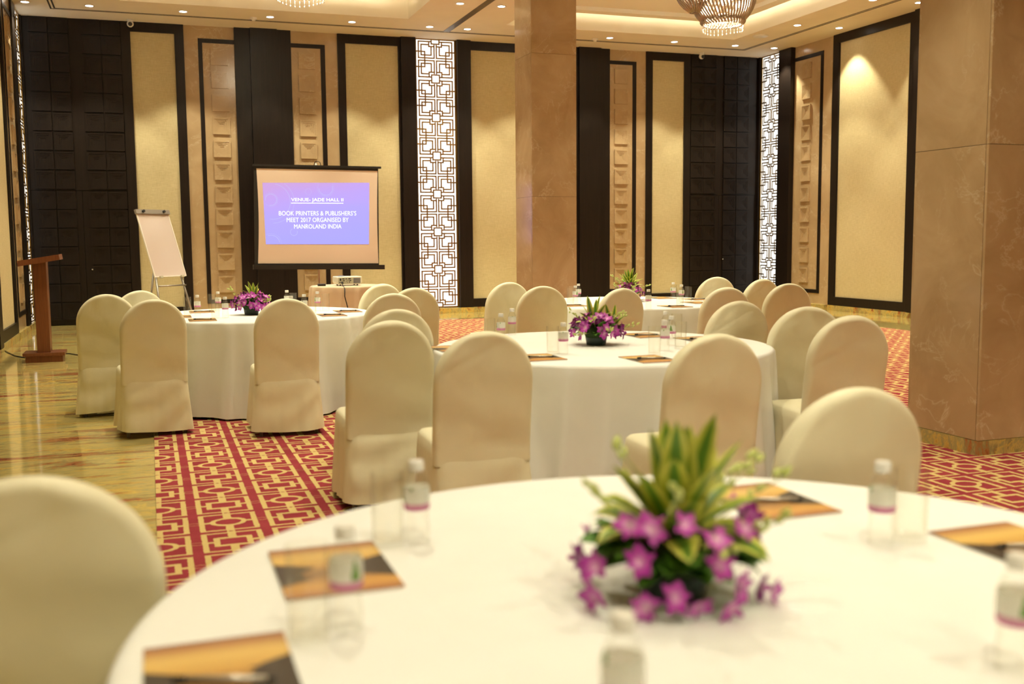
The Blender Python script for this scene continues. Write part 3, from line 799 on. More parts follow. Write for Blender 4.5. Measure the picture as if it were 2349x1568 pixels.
q = MB(); q.lathe([(0.012, 0.0), (0.012, 0.40)], 8); LEG = q.mesh('leg', 'grey_metal', True)
def chair(top_px, heading, label, var, zt=0.98, dx=0.0, dy=0.0, group='white covered banquet chairs', world=None):
    p = Vector(world) if world else at_z(top_px[0], top_px[1], zt)
    h = math.radians(heading); f = Vector((math.cos(h), math.sin(h), 0))
    base = Vector((p.x, p.y, 0)) + f * 0.085 + Vector((dx, dy, 0)); onc = CARPET[0] - 0.3 < base.x < CARPET[1]
    root = tag(empty('banquet_chair', (base.x, base.y, 0.006 if onc else 0.0), h - math.pi / 2), label, 'chair', group)
    root.scale = (1, 1, zt / 0.98)
    b, s = CH[var % len(CH)]
    mobj('back_cover', b, root); mobj('seat_skirt', s, root)
    for lx, ly in ((-0.195, -0.015), (0.195, -0.015), (-0.19, 0.38), (0.19, 0.38)): mobj('leg', LEG, root, (lx, ly, 0))
    return root
chair((252, 674), 92, 'leftmost covered chair at table near flip chart, standing on marble floor', 0, dx=-0.03)
chair(None, 112, 'covered chair mostly hidden behind the leftmost chair near flip chart', 1, zt=0.965, world=(-0.09, 9.45))
chair((351, 688), 97, 'covered chair straddling carpet edge left of the flower table', 2)
chair((657, 686), 90, 'covered chair backing the viewer in front of table near screen', 3)
chair((865, 652), 105, 'covered chair next to the projector table, farthest of its cluster', 4, dx=0.05)
chair((945, 661), 92, 'covered chair in front of the middle lattice screen', 0, dx=0.02)
chair((902, 674), 90, 'covered chair just behind the topmost left pair of middle table', 1)
chair((912, 711), 90, 'covered chair half hidden behind the left front chair of middle table', 3, dy=0.02)
chair((897, 737), 89, 'left front covered chair of middle table beside patterned carpet', 4)
chair((1113, 762), 87, 'covered chair in front of middle table, left of flowers', 2)
chair((1645, 768), 87, 'covered chair in front of middle table behind foreground leaves', 0)
chair((1687, 692), 90, 'covered chair at right rear side of middle table', 1, dx=0.03)
chair(None, 76, 'covered chair at right side of middle table, partly hidden', 3, world=(3.57, 5.02))
chair((1940, 726), 84, 'covered chair nearest the right column, right of middle table', 4, dx=0.04)
chair((1168, 648), 95, 'covered chair at left rear of table before middle column', 2)
chair((1245, 657), 83, 'covered chair directly in front of middle marble column base', 3)
chair((1428, 662), 100, 'covered chair between the two flower bowls of the right tables', 0)
chair((1637, 636), 88, 'covered chair before the right carved door', 1, dx=0.04)
chair((1663, 660), 87, 'covered chair at front right of the rear right table', 4, dx=0.02)
chair(None, 98, 'covered chair before the right lattice screen', 2, world=(5.53, 8.50))
chair((1810, 651), 84, 'rightmost covered chair of the rear right table', 3)
chair((1967, 902), 88, 'large covered chair behind near table beside right column', 0, dx=0.05, dy=0.06)
chair((150, 1103), 90, 'large blurred covered chair in lower left foreground', 1, dx=-0.07, dy=0.04)

# ------------------------------------------------------------------ table settings
q = MB(); q.lathe([(0.0305, 0.0), (0.0315, 0.004), (0.0335, 0.152), (0.0330, 0.1535), (0.0320, 0.152), (0.0298, 0.016), (0.0285, 0.013)], 28, False, True)
GLASS = q.mesh('drinking_glass', 'drinking_glass'); smooth_by_angle(GLASS)
q = MB(); q.lathe([(0.021, 0.0), (0.0255, 0.004), (0.0262, 0.030), (0.0235, 0.050), (0.0235, 0.060), (0.0262, 0.072), (0.0265, 0.105), (0.0245, 0.125), (0.0175, 0.142), (0.0135, 0.148), (0.0135, 0.154)], 24, False, False)
B_BODY = q.mesh('bottle_body', 'bottle_plastic', True)
q = MB(); q.lathe([(0.0256, 0.070), (0.0270, 0.074), (0.0272, 0.108), (0.0262, 0.118)], 24, False, False); B_LABEL = q.mesh('bottle_label', 'bottle_label_print', True)
q = MB(); q.lathe([(0.0150, 0.150), (0.0158, 0.152), (0.0158, 0.169), (0.0145, 0.171)], 20); B_CAP = q.mesh('bottle_cap', 'white_plastic'); smooth_by_angle(B_CAP)
q = MB(); q.lathe([(0.0240, 0.003), (0.0247, 0.03), (0.0222, 0.05), (0.0222, 0.06), (0.0248, 0.075), (0.0250, 0.105), (0.0235, 0.124), (0.0160, 0.139)], 20, False, False)
B_WATER = q.mesh('water', 'bottle_plastic', True)
_seed = random.Random(5)
def bottle(px, py, label, world=None):
    p = Vector((*world, TZ)) if world else at_z(px, py, TZ)
    root = tag(empty('water_bottle', (p.x, p.y, TZ + 0.0004), _seed.uniform(0, 6.28)), label, 'bottle', 'small water bottles')
    mobj('bottle_body', B_BODY, root); mobj('bottle_label', B_LABEL, root); mobj('bottle_cap', B_CAP, root); mobj('water', B_WATER, root)
def glass(px, py, label):
    p = at_z(px, py, TZ); o = mobj('drinking_glass', GLASS, None, (p.x, p.y, TZ + 0.0004)); tag(o, label, 'glass', 'tall drinking glasses')
q = MB(); q.box(-0.105, 0.105, -0.1485, 0.1485, 0.0045, 0.006); PAD_COVER = q.mesh('printed_cover', 'sunset_print')
q = MB(); q.box(-0.104, 0.104, -0.1475, 0.1475, 0.0, 0.0045); PAD_SHEETS = q.mesh('paper_sheets', 'paper_white')
q = MB(); q.tube([(-0.055, 0, 0.0052), (0.06, 0, 0.0052)], 0.0052, 8); PEN_B = q.mesh('pen_barrel', 'pen_silver', True)
q = MB(); q.tube([(-0.075, 0, 0.0052), (-0.055, 0, 0.0052)], [0.0035, 0.0054], 8); q.tube([(-0.055, 0.0058, 0.006), (-0.02, 0.0058, 0.006)], 0.0015, 5); PEN_C = q.mesh('pen_clip_end', 'pen_dark', True)
q = MB(); q.tube([(0.06, 0, 0.0052), (0.074, 0, 0.0052)], [0.005, 0.001], 8); PEN_T = q.mesh('pen_tip', 'pen_dark', True)
def pad(px, py, label, pen=None, world=None, rot=0.0):
    p = Vector((*world, TZ)) if world else at_z(px, py, TZ)
    root = tag(empty('notepad', (p.x, p.y, TZ), rot), label, 'notepad', 'notepads with sunset covers')
    mobj('paper_sheets', PAD_SHEETS, root); mobj('printed_cover', PAD_COVER, root)
    if pen:
        r = tag(empty('pen', (p.x + 0.005, p.y - 0.02, TZ + 0.0062), rot - 0.35), pen, 'pen', 'pens on notepads')
        mobj('pen_barrel', PEN_B, r); mobj('pen_clip_end', PEN_C, r); mobj('pen_tip', PEN_T, r)
# table near the screen
glass(430.6, 722, 'leftmost drinking glass on table near flip chart'); glass(487, 713, 'rear left drinking glass beside flowers near screen'); glass(494.5, 728.8, 'front left drinking glass beside flowers near screen')
bottle(453.6, 722.7, 'leftmost water bottle on table near flip chart'); bottle(501, 712, 'rear left water bottle behind glasses near screen'); bottle(517.5, 728.8, 'water bottle closest left of flowers near screen')
bottle(659, 708, 'rear water bottle right of flowers near screen'); bottle(668.5, 726, 'water bottle with only cap showing above chair near screen'); bottle(698.5, 721, 'water bottle just right of the chair top near screen')
bottle(729, 712.5, 'rightmost water bottle on table near screen')
glass(673, 710, 'rear drinking glass behind chair top near screen'); glass(717, 720, 'front right drinking glass on table near screen'); glass(747.7, 712.5, 'rightmost drinking glass on table near screen')
pad(464, 734, 'notepad at front left edge of table near screen', 'pen on front left notepad near screen'); pad(408, 727, 'notepad half hidden behind chair at left end near flip chart')
pad(463, 715.5, 'notepad at rear left of table near flip chart', 'pen on rear left notepad near flip chart')
pad(761, 723, 'notepad at front right of table near screen', 'pen on front right notepad near screen'); pad(797, 714.2, 'rightmost notepad on table near screen', 'pen on rightmost notepad near screen')
# middle table
glass(1268, 812, 'drinking glass left of flowers on middle table'); bottle(1292.5, 811.7, 'water bottle left of flowers on middle table')
bottle(1149.5, 783, 'nearer water bottle at rear left of middle table'); bottle(1175, 767, 'farther water bottle at rear left of middle table'); glass(1124, 789, 'drinking glass at rear left of middle table')
glass(1501, 813.7, 'front drinking glass right of flowers on middle table'); glass(1561, 799.6, 'right drinking glass on middle table'); glass(1552, 776, 'rear right drinking glass on middle table')
bottle(1525, 804, 'front water bottle right of flowers on middle table'); bottle(1540, 792, 'middle water bottle right of flowers on middle table'); bottle(1527, 777, 'rear water bottle right of flowers on middle table')
pad(1489, 824.6, 'notepad at front of middle table right of flowers', 'pen on front notepad of middle table'); pad(1235, 821, 'notepad on middle table half hidden by left chair', 'pen on half hidden left notepad of middle table')
pad(1478, 770, 'notepad at rear of middle table behind flowers', 'pen on rear notepad of middle table'); pad(1605, 779, 'notepad at rear right of middle table', 'pen on rear right notepad of middle table')
pad(1040, 800, 'notepad at left end of middle table')
# rear right table
glass(1311, 691, 'rear left drinking glass on rear right table'); glass(1308, 697, 'front left drinking glass on rear right table'); bottle(1320, 696, 'nearer left water bottle on rear right table'); bottle(1327, 690, 'farther left water bottle on rear right table')
bottle(1487.4, 708, 'water bottle just right of the chair on rear right table'); bottle(1544, 686, 'rear water bottle right of flowers on rear right table')
glass(1558, 688, 'rear drinking glass of right group on rear right table'); bottle(1563, 693, 'water bottle inside the glass group on rear right table'); glass(1559.6, 699, 'front drinking glass of right group on rear right table'); glass(1579, 693, 'rightmost drinking glass on rear right table')
pad(1548, 703.3, 'notepad at front of rear right table', 'pen on front notepad of rear right table'); pad(1516, 683.5, 'notepad at rear edge of rear right table')
pad(1600, 687, 'notepad at right rear of rear right table', 'pen on right rear notepad of rear right table'); pad(1600, 694.5, 'notepad at right end of rear right table'); pad(1312, 701, 'notepad at front left of rear right table', 'pen on front left notepad of rear right table')
# near table
glass(710, 1467.5, 'largest blurred drinking glass at left of near table'); bottle(797, 1441, 'blurred water bottle beside the largest glass on near table'); glass(890.5, 1250, 'blurred drinking glass at far left of near table')
bottle(957.6, 1241, 'blurred water bottle at far left of near table'); bottle(2020.5, 1248, 'blurred water bottle at right rear of near table'); glass(2087.5, 1239, 'blurred drinking glass at right rear of near table')
bottle(2325, 1535, 'blurred water bottle at lower right corner of near table'); bottle(1428, 1715, 'blurred water bottle at bottom centre in front of flowers')
pad(None, None, 'notepad with sunset cover behind blurred glass on near table', None, (0.305, 1.91)); pad(None, None, 'notepad cut off at bottom left of near table', 'blurred pen on bottom left notepad', (0.072, 1.472))
pad(None, None, 'notepad behind flowers at rear of near table', 'blurred pen on notepad behind near flowers', (1.35, 2.05)); pad(None, None, 'notepad at right edge of near table', 'blurred pen on right notepad of near table', (1.625, 1.555))
# napkin by rear flowers
p = at_z(1476, 691, TZ); q = MB()
vs = [(-0.05, -0.03, 0.002), (0.06, -0.04, 0.003), (0.05, 0.05, 0.004), (-0.06, 0.04, 0.002), (0.0, 0.0, 0.028), (0.02, -0.01, 0.02)]
q.add(vs, [(0, 1, 5), (1, 2, 5), (2, 3, 4), (3, 0, 4), (0, 5, 4), (5, 2, 4), (3, 2, 1, 0)])
tag(q.obj('napkin', 'paper_white', None, False, (p.x, p.y, TZ)), 'crumpled white napkin beside flowers on rear right table', 'napkin')

# ------------------------------------------------------------------ flower bowls
def petal(q, length, width, ang, tilt, cup, base=0.0, n=5):
    vs = []; at = []
    for j in range(n + 1):
        t = j / n; w = width * math.sin(math.pi * min(1, 0.12 + t * 0.88) ** 0.8) * (1.0 if t < 0.98 else 0.25)
        for i in (-1, 0, 1):
            r = length * t; x = i * w * 0.5; zz = cup * math.sin(t * 2.2) * length + tilt * r - 0.12 * abs(i) * w
            vs.append((x, r, zz)); at.append(min(1.0, max(0.02, base + t * (0.9 - base))))
    R = Matrix.Rotation(ang, 3, 'Z'); vs = [R @ Vector(v) for v in vs]
    fs = []
    for j in range(n):
        for i in range(2): a = j * 3 + i; fs.append((a, a + 1, a + 4, a + 3))
    q.add(vs, fs, at)
def orchid_mesh(seed):
    r = random.Random(seed); q = MB()
    for k in range(3): petal(q, 0.031 * r.uniform(0.9, 1.1), 0.017, math.pi * 2 * k / 3, 0.12, 0.10, 0.14)
    for k in (0, 1): petal(q, 0.033 * r.uniform(0.9, 1.1), 0.028, math.pi * (0.38 if k else -0.38), 0.2, 0.12, 0.12)
    petal(q, 0.02, 0.014, math.pi, 0.7, 0.3, 0.0); petal(q, 0.012, 0.012, math.pi, 1.3, 0.0, 0.0)
    return q.mesh('orchid', 'orchid_petal', True)
ORCH = [orchid_mesh(s) for s in range(4)]
def leaf_mesh(L, W, bend, mat, seed, fold_=0.25):
    q = MB(); n = 8; vs = []; at = []
    for j in range(n + 1):
        t = j / n; w = W * (math.sin(math.pi * (0.06 + 0.94 * t)) ** 0.7) * (1 if t < 0.97 else 0.2)
        ang = bend * t * t
        y = L * (t - 0.25 * bend * t ** 3 / 1.6); z = L * (t * (1 - 0.5 * (1 - math.cos(ang)))) * 0.0 + L * (0.75 * t - 0.62 * bend * t * t)
        for i in (-2, -1, 0, 1, 2):
            vs.append((i * 0.25 * w, y, z + fold_ * abs(i) * 0.25 * w)); at.append(0.02 + abs(i) * 0.47 if 'vari' in mat else 0.3 + 0.3 * t)
    fs = []
    for j in range(n):
        for i in range(4): a = j * 5 + i; fs.append((a, a + 1, a + 6, a + 5))
    q.add(vs, fs, at); return q.mesh('leaf', mat, True)
LEAF = [leaf_mesh(0.17, 0.036, b, 'leaf_variegated', 0) for b in (0.1, 0.35, 0.65, 1.0)]
GLEAF = [leaf_mesh(0.085, 0.042, b, 'leaf_green', 1) for b in (0.5, 0.9)]
q = MB(); q.lathe([(0.001, 0.0), (0.0048, 0.006), (0.0058, 0.014), (0.003, 0.022), (0.0005, 0.026)], 8); BUD = q.mesh('bud', 'bud_green', True)
def orient(o, d, up_rot=0.0):
    o.rotation_mode = 'QUATERNION'
    qz = Vector((0, 0, 1)).rotation_difference(d); o.rotation_quaternion = qz @ Matrix.Rotation(up_rot, 3, 'Z').to_quaternion()
def centerpiece(pos, label, seed, n_orch=34, tuft=16, tuft_h=0.13, tuft_off=(0, 0), spread=0.135, side_tuft=None, low=0.0, leaf_s=1.0, orch_s=1.1, greens=26, leaf_w=1.15):
    r = random.Random(seed)
    root = tag(empty('flower_arrangement', (pos[0], pos[1], TZ)), label, 'flowers', 'orchid table flowers')
    q = MB(); q.lathe([(0.052, 0.0), (0.056, 0.002), (0.064, 0.045), (0.060, 0.045), (0.052, 0.010)], 24); bowl = q.obj('bowl', 'bowl_green', root)
    q = MB(); q.lathe([(0.060, 0.040), (0.070, 0.07), (0.062, 0.10), (0.03, 0.12), (0.002, 0.125)], 16); q.obj('foam_mound', 'moss', root, True)
    for k in range(greens):
        a = r.uniform(0, 6.283); el = r.uniform(-0.35, 0.3) - 0.12 * low
        o = mobj('leaf', r.choice(GLEAF), root, (0.06 * math.cos(a), 0.06 * math.sin(a), 0.055 + 0.04 * r.random())); o.rotation_euler = (el, r.uniform(-0.3, 0.3), a - math.pi / 2); s = r.uniform(0.8, 1.25); o.scale = (s, s, s)
    for k in range(n_orch):
        a = r.uniform(0, 6.283); e = -low * 0.35 + r.uniform(0.0, 1.0) ** 1.1 * 1.15; d = Vector((math.cos(a) * math.cos(e), math.sin(a) * math.cos(e), math.sin(e)))
        rad = spread * r.uniform(0.82, 1.15)
        pp = Vector((0, 0, 0.06)) + Vector((d.x * rad, d.y * rad, d.z * rad * 0.85)); pp.z = max(pp.z, 0.026)
        o = mobj('orchid', r.choice(ORCH), root, pp)
        fd = (d + Vector((r.uniform(-.4, .4), r.uniform(-.4, .4), r.uniform(-.3, .2)))).normalized(); orient(o, fd, r.uniform(0, 6.28)); s = orch_s * r.uniform(0.85, 1.2); o.scale = (s, s, s)
    def tuft_at(ox, oy, oz, n, sc):
        for k in range(n):
            lay = (k + 0.5) / n; a = 2.399 * k + r.uniform(-.2, .2)
            o = mobj('leaf', LEAF[min(3, int(lay * 4))], root, (ox, oy, oz)); s = sc * r.uniform(0.85, 1.1); o.scale = (s * leaf_w, s, s)
            o.rotation_euler = (0.85 * (1 - lay) - 0.1 * lay, r.uniform(-.2, .2), a)
    tuft_at(tuft_off[0], tuft_off[1], tuft_h, tuft, leaf_s)
    if side_tuft: tuft_at(*side_tuft, 9, 0.75)
    for k in range(9):
        a = r.uniform(0, 6.283); L = r.uniform(0.16, 0.23); up = r.uniform(-0.1, 0.9)
        pts = [Vector((math.cos(a) * L * t, math.sin(a) * L * t, 0.08 + up * L * t - 0.1 * up * t * t * L)) for t in (0.2, 0.45, 0.7, 0.88, 1.0)]
        q = MB(); q.tube(pts, 0.0013, 5); st = q.obj('bud_spray', 'stem_green', root)
        for j in range(6):
            b = mobj('bud', BUD, st, pts[4 - j // 2] + Vector((r.uniform(-.012, .012), r.uniform(-.012, .012), r.uniform(-.004, .012)))); orient(b, Vector((math.cos(a) + r.uniform(-.8, .8), math.sin(a) + r.uniform(-.8, .8), 0.6)).normalized()); s = r.uniform(0.8, 1.3) * (1.1 - 0.06 * j); b.scale = (s, s, s)
    return root
p = at_z(577, 721.5, TZ); centerpiece(p, 'purple orchid arrangement on table near projection screen', 41, 78, 11, 0.125, (0.02, 0.0), spread=0.15, leaf_s=0.85)
p = at_z(1367.5, 790.5, TZ); centerpiece(p, 'purple orchid arrangement in dark bowl on middle table', 52, 62, 12, 0.11, (-0.02, 0.0), side_tuft=(0.09, -0.02, 0.085), spread=0.14, leaf_s=0.85)
p = at_z(1440, 691.5, TZ); centerpiece(p, 'orchid arrangement with pale spiky leaves on rear right table', 63, 34, 34, 0.12, (0.02, 0.0), spread=0.14, leaf_s=1.0)
centerpiece((0.845, 1.565), 'large blurred orchid arrangement with yellow-green leaves on near table', 74, 34, 34, 0.085, (0.0, -0.01), spread=0.165, low=1.0, leaf_s=1.12, orch_s=0.95, greens=64, leaf_w=1.5)

# ------------------------------------------------------------------ lectern and cables
root = tag(empty('lectern', (-1.205, 13.22, 0)), 'brown wooden lectern with slanted top by the left wall', 'lectern')
q = MB(); q.box(-0.20, 0.20, -0.17, 0.17, 0.0, 0.075); q.obj('plinth', 'teak', root)
q = MB(); q.box(-0.225, 0.225, -0.19, 0.19, 0.075, 0.11); q.obj('base_board', 'teak', root)
q = MB(); q.box(-0.072, 0.068, -0.13, 0.13, 0.11, 1.17); q.obj('post', 'teak', root)
q = MB(); q.box(-0.225, 0.225, -0.24, 0.24, -0.032, 0.032, Matrix.Translation((0.0, 0, 1.185)) @ Matrix.Rotation(math.radians(-9), 4, 'Y')); q.obj('reading_top', 'teak', root)
def cable(name, pts, label, r=0.007):
    q = MB(); q.tube(pts, r, 6); tag(q.obj(name, 'black_plastic', None, True), label, 'cable')
P = [at_z(x, y, 0.007) for x, y in ((-40, 775), (0, 797), (18, 808), (35, 816), (58, 820))]; cable('floor_cable', P, 'black cable on floor left of the lectern')
P = [at_z(x, y, 0.007) for x, y in ((140, 811), (160, 810.5), (175, 813), (192, 815), (230, 812))]; cable('floor_cable', P, 'black cable on floor right of the lectern')

# ------------------------------------------------------------------ flip chart
root = tag(empty('flip_chart', (0.16, 17.0, 0.0065)), 'blank white flip chart board on grey tripod easel', 'flip chart')
psi, ln = math.radians(43), math.radians(19)
wv = Vector((math.cos(psi), math.sin(psi), 0)); nv = Vector((math.sin(psi), -math.cos(psi), 0)); uv_ = (VZ * math.cos(ln) - nv * math.sin(ln)); fn = wv.cross(uv_).normalized()
bl = at_y(355, 637, 16.85) - Vector((0.16, 17.0, 0)); BWd, BLn = 0.66, 1.07
def brd(q, u0, u1, v0, v1, n0, n1):
    vs = [bl + wv * u + uv_ * v + fn * n for n in (n0, n1) for v in (v0, v1) for u in (u0, u1)]
    q.add(vs, [(0, 2, 3, 1), (4, 5, 7, 6), (0, 1, 5, 4), (2, 6, 7, 3), (0, 4, 6, 2), (1, 3, 7, 5)])
q = MB(); brd(q, 0.015, BWd - 0.015, 0.015, BLn, -0.006, 0.0); q.obj('board', 'whiteboard', root)
q = MB(); brd(q, 0, BWd, 0, 0.015, -0.012, 0.006); brd(q, 0, 0.015, 0.015, BLn, -0.012, 0.006); brd(q, BWd - 0.015, BWd, 0.015, BLn, -0.012, 0.006); q.obj('board_frame', 'trim_white', root)
q = MB(); brd(q, -0.015, BWd + 0.015, BLn - 0.035, BLn + 0.035, -0.012, 0.028); q.obj('paper_clamp', 'grey_metal', root)
for u in (0.12, 0.54):
    q = MB(); c = bl + wv * u + uv_ * BLn; q.tube([c + fn * 0.025, c + fn * 0.06], 0.022, 10); q.obj('clamp_knob', 'black_plastic', root)
for u in (0.12, 0.56):
    q = MB(); brd(q, u - 0.03, u + 0.03, -0.02, 0.012, 0.004, 0.03); q.obj('pen_holder', 'port_panel', root)
bc = bl + wv * (BWd / 2)
feet = [bl + wv * 0.02, bl + wv * (BWd - 0.02)]
for k, (s0, dx) in enumerate(((0.06, -0.06), (0.56, 0.15))):
    a = bl + wv * s0 - fn * 0.015 + uv_ * 0.1; f = bl + wv * (s0 + dx); f = Vector((f.x, f.y, 0.012)) + nv * 0.12
    q = MB(); q.tube([a, f], 0.016, 8); q.obj('front_leg', 'grey_metal', root, True)
a = bl + wv * 0.35 - fn * 0.02 + uv_ * 0.55; f = Vector((bl.x - 0.12, bl.y + 0.25, 0.0)); f = Vector((-0.34, 0.42, 0))
q = MB(); q.tube([bl + wv * 0.08 - fn * 0.03 + uv_ * 0.18, bl + Vector((-0.14, 0.12, 0.012 - bl.z))], 0.015, 8); q.obj('rear_leg', 'grey_metal', root, True)
q = MB(); q.tube([bl + wv * 0.06 + Vector((0, 0, -0.14)) + nv * 0.02, bl + wv * 0.62 + Vector((0, 0, -0.14)) + nv * 0.02], 0.013, 6); q.obj('cross_bar', 'grey_metal', root, True)

# ------------------------------------------------------------------ projection screen
SY = 16.8
root = tag(empty('projection_screen', (2.62, SY, 0)), 'tripod projection screen showing a purple event slide', 'projection screen')
def sp(x, y): return at_y(x, y, SY) - Vector((2.62, SY, 0))
def quad_on_screen(pts, off, name, mat, parent, sub=1):
    q = MB(); q.add([Vector((p.x, off, p.z)) for p in pts], [tuple(range(len(pts)))]); return q.obj(name, mat, parent)
tl, tr, br_, bl_ = sp(588, 386), sp(866, 392), sp(868, 603.5), sp(592, 604)
# black backing border
q = MB(); A, B, C_, D = sp(582, 380), sp(867.5, 386), sp(869.5, 609), sp(584.5, 609)
vs = [Vector((p.x, y, p.z)) for y in (0.0, 0.006) for p in (A, B, C_, D)]
q.add(vs, [(0, 3, 2, 1), (4, 5, 6, 7), (0, 1, 5, 4), (1, 2, 6, 5), (2, 3, 7, 6), (3, 0, 4, 7)]); q.obj('black_border', 'black_plastic', root)
left = []; right = []
for k in range(13):
    t = k / 12; pin = 0.022 * math.sin(math.pi * t)
    l_ = tl.lerp(bl_, t); r_ = tr.lerp(br_, t); left.append((l_.x + pin, -0.003, l_.z)); right.append((r_.x - pin * 0.6, -0.003, r_.z))
q = MB(); q.add(left + right, [(k, k + 1, 13 + k + 1, 13 + k) for k in range(12)]); q.obj('screen_fabric', 'screen_cloth', root)
sl = [sp(602, 419), sp(847, 419), sp(846, 560), sp(610, 560)]
q = MB(); q.add([Vector((p.x, -0.006, p.z)) for p in sl], [(0, 3, 2, 1)]); me = q.mesh('slide', 'slide_image')
uvl = me.uv_layers.new(name='UVMap'); uvs = {0: (0, 1), 1: (1, 1), 2: (1, 0), 3: (0, 0)}
for lp in me.loops: uvl.data[lp.index].uv = uvs[lp.vertex_index]
slide = mobj('slide', me, root)
def text_mesh(txt, x0, x1, ymid, hpx, bold=False):
    cu = bpy.data.curves.new('slide_text', 'FONT'); cu.body = txt; cu.align_x = 'CENTER'; cu.align_y = 'CENTER'; cu.size = 1.0; cu.resolution_u = 3
    cu.offset = 0.012 if bold else 0.0
    o = bpy.data.objects.new('text_tmp', cu); COL.objects.link(o)
    dg = bpy.context.evaluated_depsgraph_get(); me = bpy.data.meshes.new_from_object(o.evaluated_get(dg)); bpy.data.objects.remove(o)
    xs_ = [v.co.x for v in me.vertices]; ys_ = [v.co.y for v in me.vertices]
    a, b = sp(x0, ymid), sp(x1, ymid); top, bot = sp((x0 + x1) / 2, ymid - hpx / 2), sp((x0 + x1) / 2, ymid + hpx / 2)
    kx = (b.x - a.x) / (max(xs_) - min(xs_)); kz = (top.z - bot.z) / (max(ys_) - min(ys_)); mx, mz = (max(xs_) + min(xs_)) / 2, (max(ys_) + min(ys_)) / 2
    for v in me.vertices: v.co = Vector(((a.x + b.x) / 2 + (v.co.x - mx) * kx, -0.009, (top.z + bot.z) / 2 + (v.co.y - mz) * kz))
    me.materials.clear(); me.materials.append(M['slide_text']); mobj('slide_text', me, slide)
text_mesh('VENUE- JADE HALL II', 667.5, 787.5, 459, 9.6, True)
text_mesh("BOOK PRINTERS & PUBLISHERS\u2019S", 639.5, 817, 489, 10.2); text_mesh('MEET 2017 ORGANISED BY', 657.5, 799.5, 504, 10.2); text_mesh('MANROLAND INDIA', 674.5, 783, 519, 10.0)
q = MB(); a, b = sp(667.5, 465.2), sp(787.5, 465.9); q.box(a.x, b.x, -0.0095, -0.0085, a.z - 0.008, a.z + 0.003); q.obj('text_underline', 'slide_text', slide)
def ring(cxp, cyp, rp, wpx, a0=0, a1=360):
    q = MB(); c = sp(cxp, cyp); k = (sp(cxp + 10, cyp).x - c.x) / 10; vs = []; fs = []; n = 40
    xmin, xmax = sl[0].x, sl[1].x; zmin, zmax = sl[3].z, sl[0].z
    for i in range(n + 1):
        an = math.radians(a0 + (a1 - a0) * i / n)
        for rr in (rp - wpx / 2, rp + wpx / 2):
            vs.append((c.x + rr * k * math.cos(an), -0.0078, c.z + rr * k * math.sin(an)))
    for i in range(n):
        ok = all(sl[3].x + 0.005 < vs[j][0] < xmax and zmin + 0.003 < vs[j][2] < zmax - 0.003 for j in (2 * i, 2 * i + 1, 2 * i + 2, 2 * i + 3))
        if ok: fs.append((2 * i, 2 * i + 1, 2 * i + 3, 2 * i + 2))
    if fs: q.add(vs, fs); q.obj('slide_ring', 'slide_ring', slide)
ring(621.5, 458, 13, 0.8, -110, 190); ring(621.5, 458, 15.5, 0.35); ring(625, 462, 41, 0.7, -100, 80); ring(625, 462, 50, 0.6, -90, 60)
ring(747, 432, 15.5, 0.8, -180, 20); ring(747, 432, 18.5, 0.35); ring(674, 532, 8, 0.7, 110, 380); ring(707, 439.5, 7, 0.35); ring(622, 559, 20, 0.8, 10, 110); ring(622, 559, 24, 0.35, 0, 120)
def hbar(x0, y0, x1, y1, hpx, d0, d1, name):
    a, b = sp(x0, y0), sp(x1, y1); h = hpx / 2360 * 17.5 / 2; q = MB()
    vs = [Vector((p.x, y, p.z + s * h)) for y in (d0, d1) for p in (a, b) for s in (-1, 1)]
    q.add(vs, [(0, 2, 3, 1), (4, 5, 7, 6), (0, 1, 5, 4), (2, 6, 7, 3), (0, 4, 6, 2), (1, 3, 7, 5)]); q.obj(name, 'black_metal', root)
hbar(580, 378.5, 873.5, 384.5, 4.5, -0.03, 0.02, 'top_bar'); hbar(580.5, 612.2, 881, 612.2, 10, -0.06, 0.035, 'roller_case')
q = MB(); c = sp(728, 376); q.tube([Vector((c.x - 0.055, 0, c.z - 0.02)), Vector((c.x - 0.04, 0, c.z + 0.03)), Vector((c.x, 0, c.z + 0.045)), Vector((c.x + 0.04, 0, c.z + 0.03)), Vector((c.x + 0.055, 0, c.z - 0.02))], 0.006, 6); q.obj('carry_handle', 'black_metal', root)
c = sp(733, 630); q = MB(); q.tube([(c.x, 0.06, 0.25), (c.x, 0.06, 2.62)], 0.017, 8); q.obj('pole', 'grey_metal', root, True)
for k in range(3):
    a = math.pi / 2 + k * 2 * math.pi / 3; q = MB(); q.tube([(c.x, 0.06, 0.48), (c.x + 0.55 * math.cos(a), 0.06 + 0.55 * math.sin(a), 0.024)], 0.011, 6); q.obj('tripod_leg', 'grey_metal', root)

# ------------------------------------------------------------------ projector and its things
PZ = 0.765
pc = at_z(801, 655, PZ)
root = tag(empty('projector', (pc.x, pc.y + 0.14, PZ), 0.06), 'cream data projector with cable on small round table', 'projector')
q = MB(); hw, d0, d1, h0, h1 = 0.175, -0.13, 0.13, 0.018, 0.125
q.add([(-hw + 0.02, d0, h0), (hw - 0.02, d0, h0), (hw - 0.02, d1, h0), (-hw + 0.02, d1, h0), (-hw, d0, 0.05), (hw, d0, 0.05), (hw, d1, 0.05), (-hw, d1, 0.05), (-hw, d0, h1 - 0.01), (hw, d0, h1 - 0.01), (hw, d1, h1 - 0.01), (-hw, d1, h1 - 0.01), (-hw + 0.01, d0 + 0.01, h1), (hw - 0.01, d0 + 0.01, h1), (hw - 0.01, d1 - 0.01, h1), (-hw + 0.01, d1 - 0.01, h1)],
      [(3, 2, 1, 0)] + [(j + i, j + (i + 1) % 4, j + 4 + (i + 1) % 4, j + 4 + i) for j in (0, 4, 8) for i in range(4)] + [(12, 13, 14, 15)])
q.obj('body', 'projector_white', root)
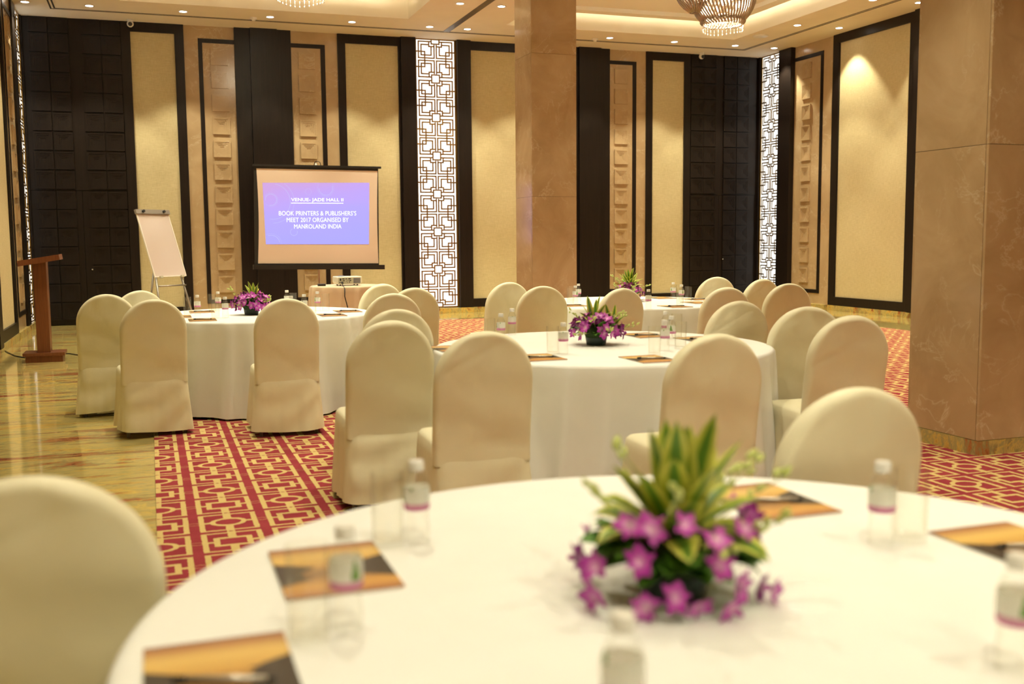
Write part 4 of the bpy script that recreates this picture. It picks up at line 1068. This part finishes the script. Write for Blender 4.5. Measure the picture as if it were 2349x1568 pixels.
q = MB(); q.box(-0.155, 0.155, d0 - 0.003, d0, 0.03, 0.108); q.obj('port_panel', 'port_panel', root)
rp = random.Random(9)
for k, (x, z, w, h) in enumerate([(-0.125, 0.085, 0.022, 0.03), (-0.085, 0.095, 0.03, 0.012), (-0.045, 0.095, 0.022, 0.012), (0.0, 0.095, 0.036, 0.014), (-0.08, 0.07, 0.026, 0.012), (-0.04, 0.065, 0.008, 0.012), (-0.02, 0.07, 0.012, 0.008), (0.01, 0.07, 0.026, 0.012), (-0.135, 0.045, 0.012, 0.012), (-0.03, 0.045, 0.008, 0.008), (0.0, 0.05, 0.012, 0.012)]):
    q = MB(); q.box(x - w / 2, x + w / 2, d0 - 0.005, d0 - 0.003, z - h / 2, z + h / 2); q.obj('port', 'black_plastic', root)
q = MB(); q.box(0.055, 0.15, d0 - 0.0045, d0 - 0.003, 0.032, 0.106); q.obj('vent_grille', 'grille_blue', root)
for k in range(6):
    q = MB(); z = 0.04 + k * 0.012; q.box(0.056, 0.149, d0 - 0.007, d0 - 0.0045, z, z + 0.003); q.obj('vent_slat', 'port_panel', root)
q = MB(); q.lathe([(0.045, 0.125), (0.045, 0.131), (0.03, 0.135)], 20, False, True, Matrix.Translation((-0.07, 0.07, 0))); q.obj('lens_ring', 'grille_blue', root, True)
for sx_ in (-0.12, 0.12):
    for sy_ in (-0.09, 0.09): q = MB(); q.lathe([(0.012, 0.0), (0.012, 0.019)], 10, mat=Matrix.Translation((sx_, sy_, 0))); q.obj('foot', 'black_plastic', root)
o = Vector((pc.x, pc.y + 0.14, PZ)); e0 = o + Vector((-0.095, -0.14, 0.045)); ey = 14.17 - 0.56
pts = [e0, e0 + Vector((-0.01, -0.05, -0.01)), Vector((e0.x - 0.045, ey, PZ - 0.02)), Vector((e0.x - 0.05, ey - 0.01, PZ - 0.12)), Vector((e0.x - 0.02, ey - 0.02, PZ - 0.25)), Vector((e0.x + 0.0, ey - 0.03, PZ - 0.38)), Vector((e0.x - 0.02, ey - 0.035, 0.2)), Vector((e0.x - 0.01, ey - 0.05, 0.014))]
q = MB(); q.tube(pts, 0.007, 6); q.tube([e0, e0 + Vector((-0.004, -0.04, -0.004))], 0.016, 8)
tag(q.obj('power_cable', 'black_plastic', None, True), 'black power cable hanging from the projector', 'cable')
p = at_z(739, 656, PZ); q = MB(); q.box(-0.05, 0.05, -0.04, 0.04, 0.0, 0.022); q.box(-0.055, 0.055, -0.045, 0.045, 0.022, 0.03)
tag(q.obj('remote_box', 'black_plastic', None, False, (p.x, p.y + 0.04, PZ)), 'small black box left of projector on its table', 'box')
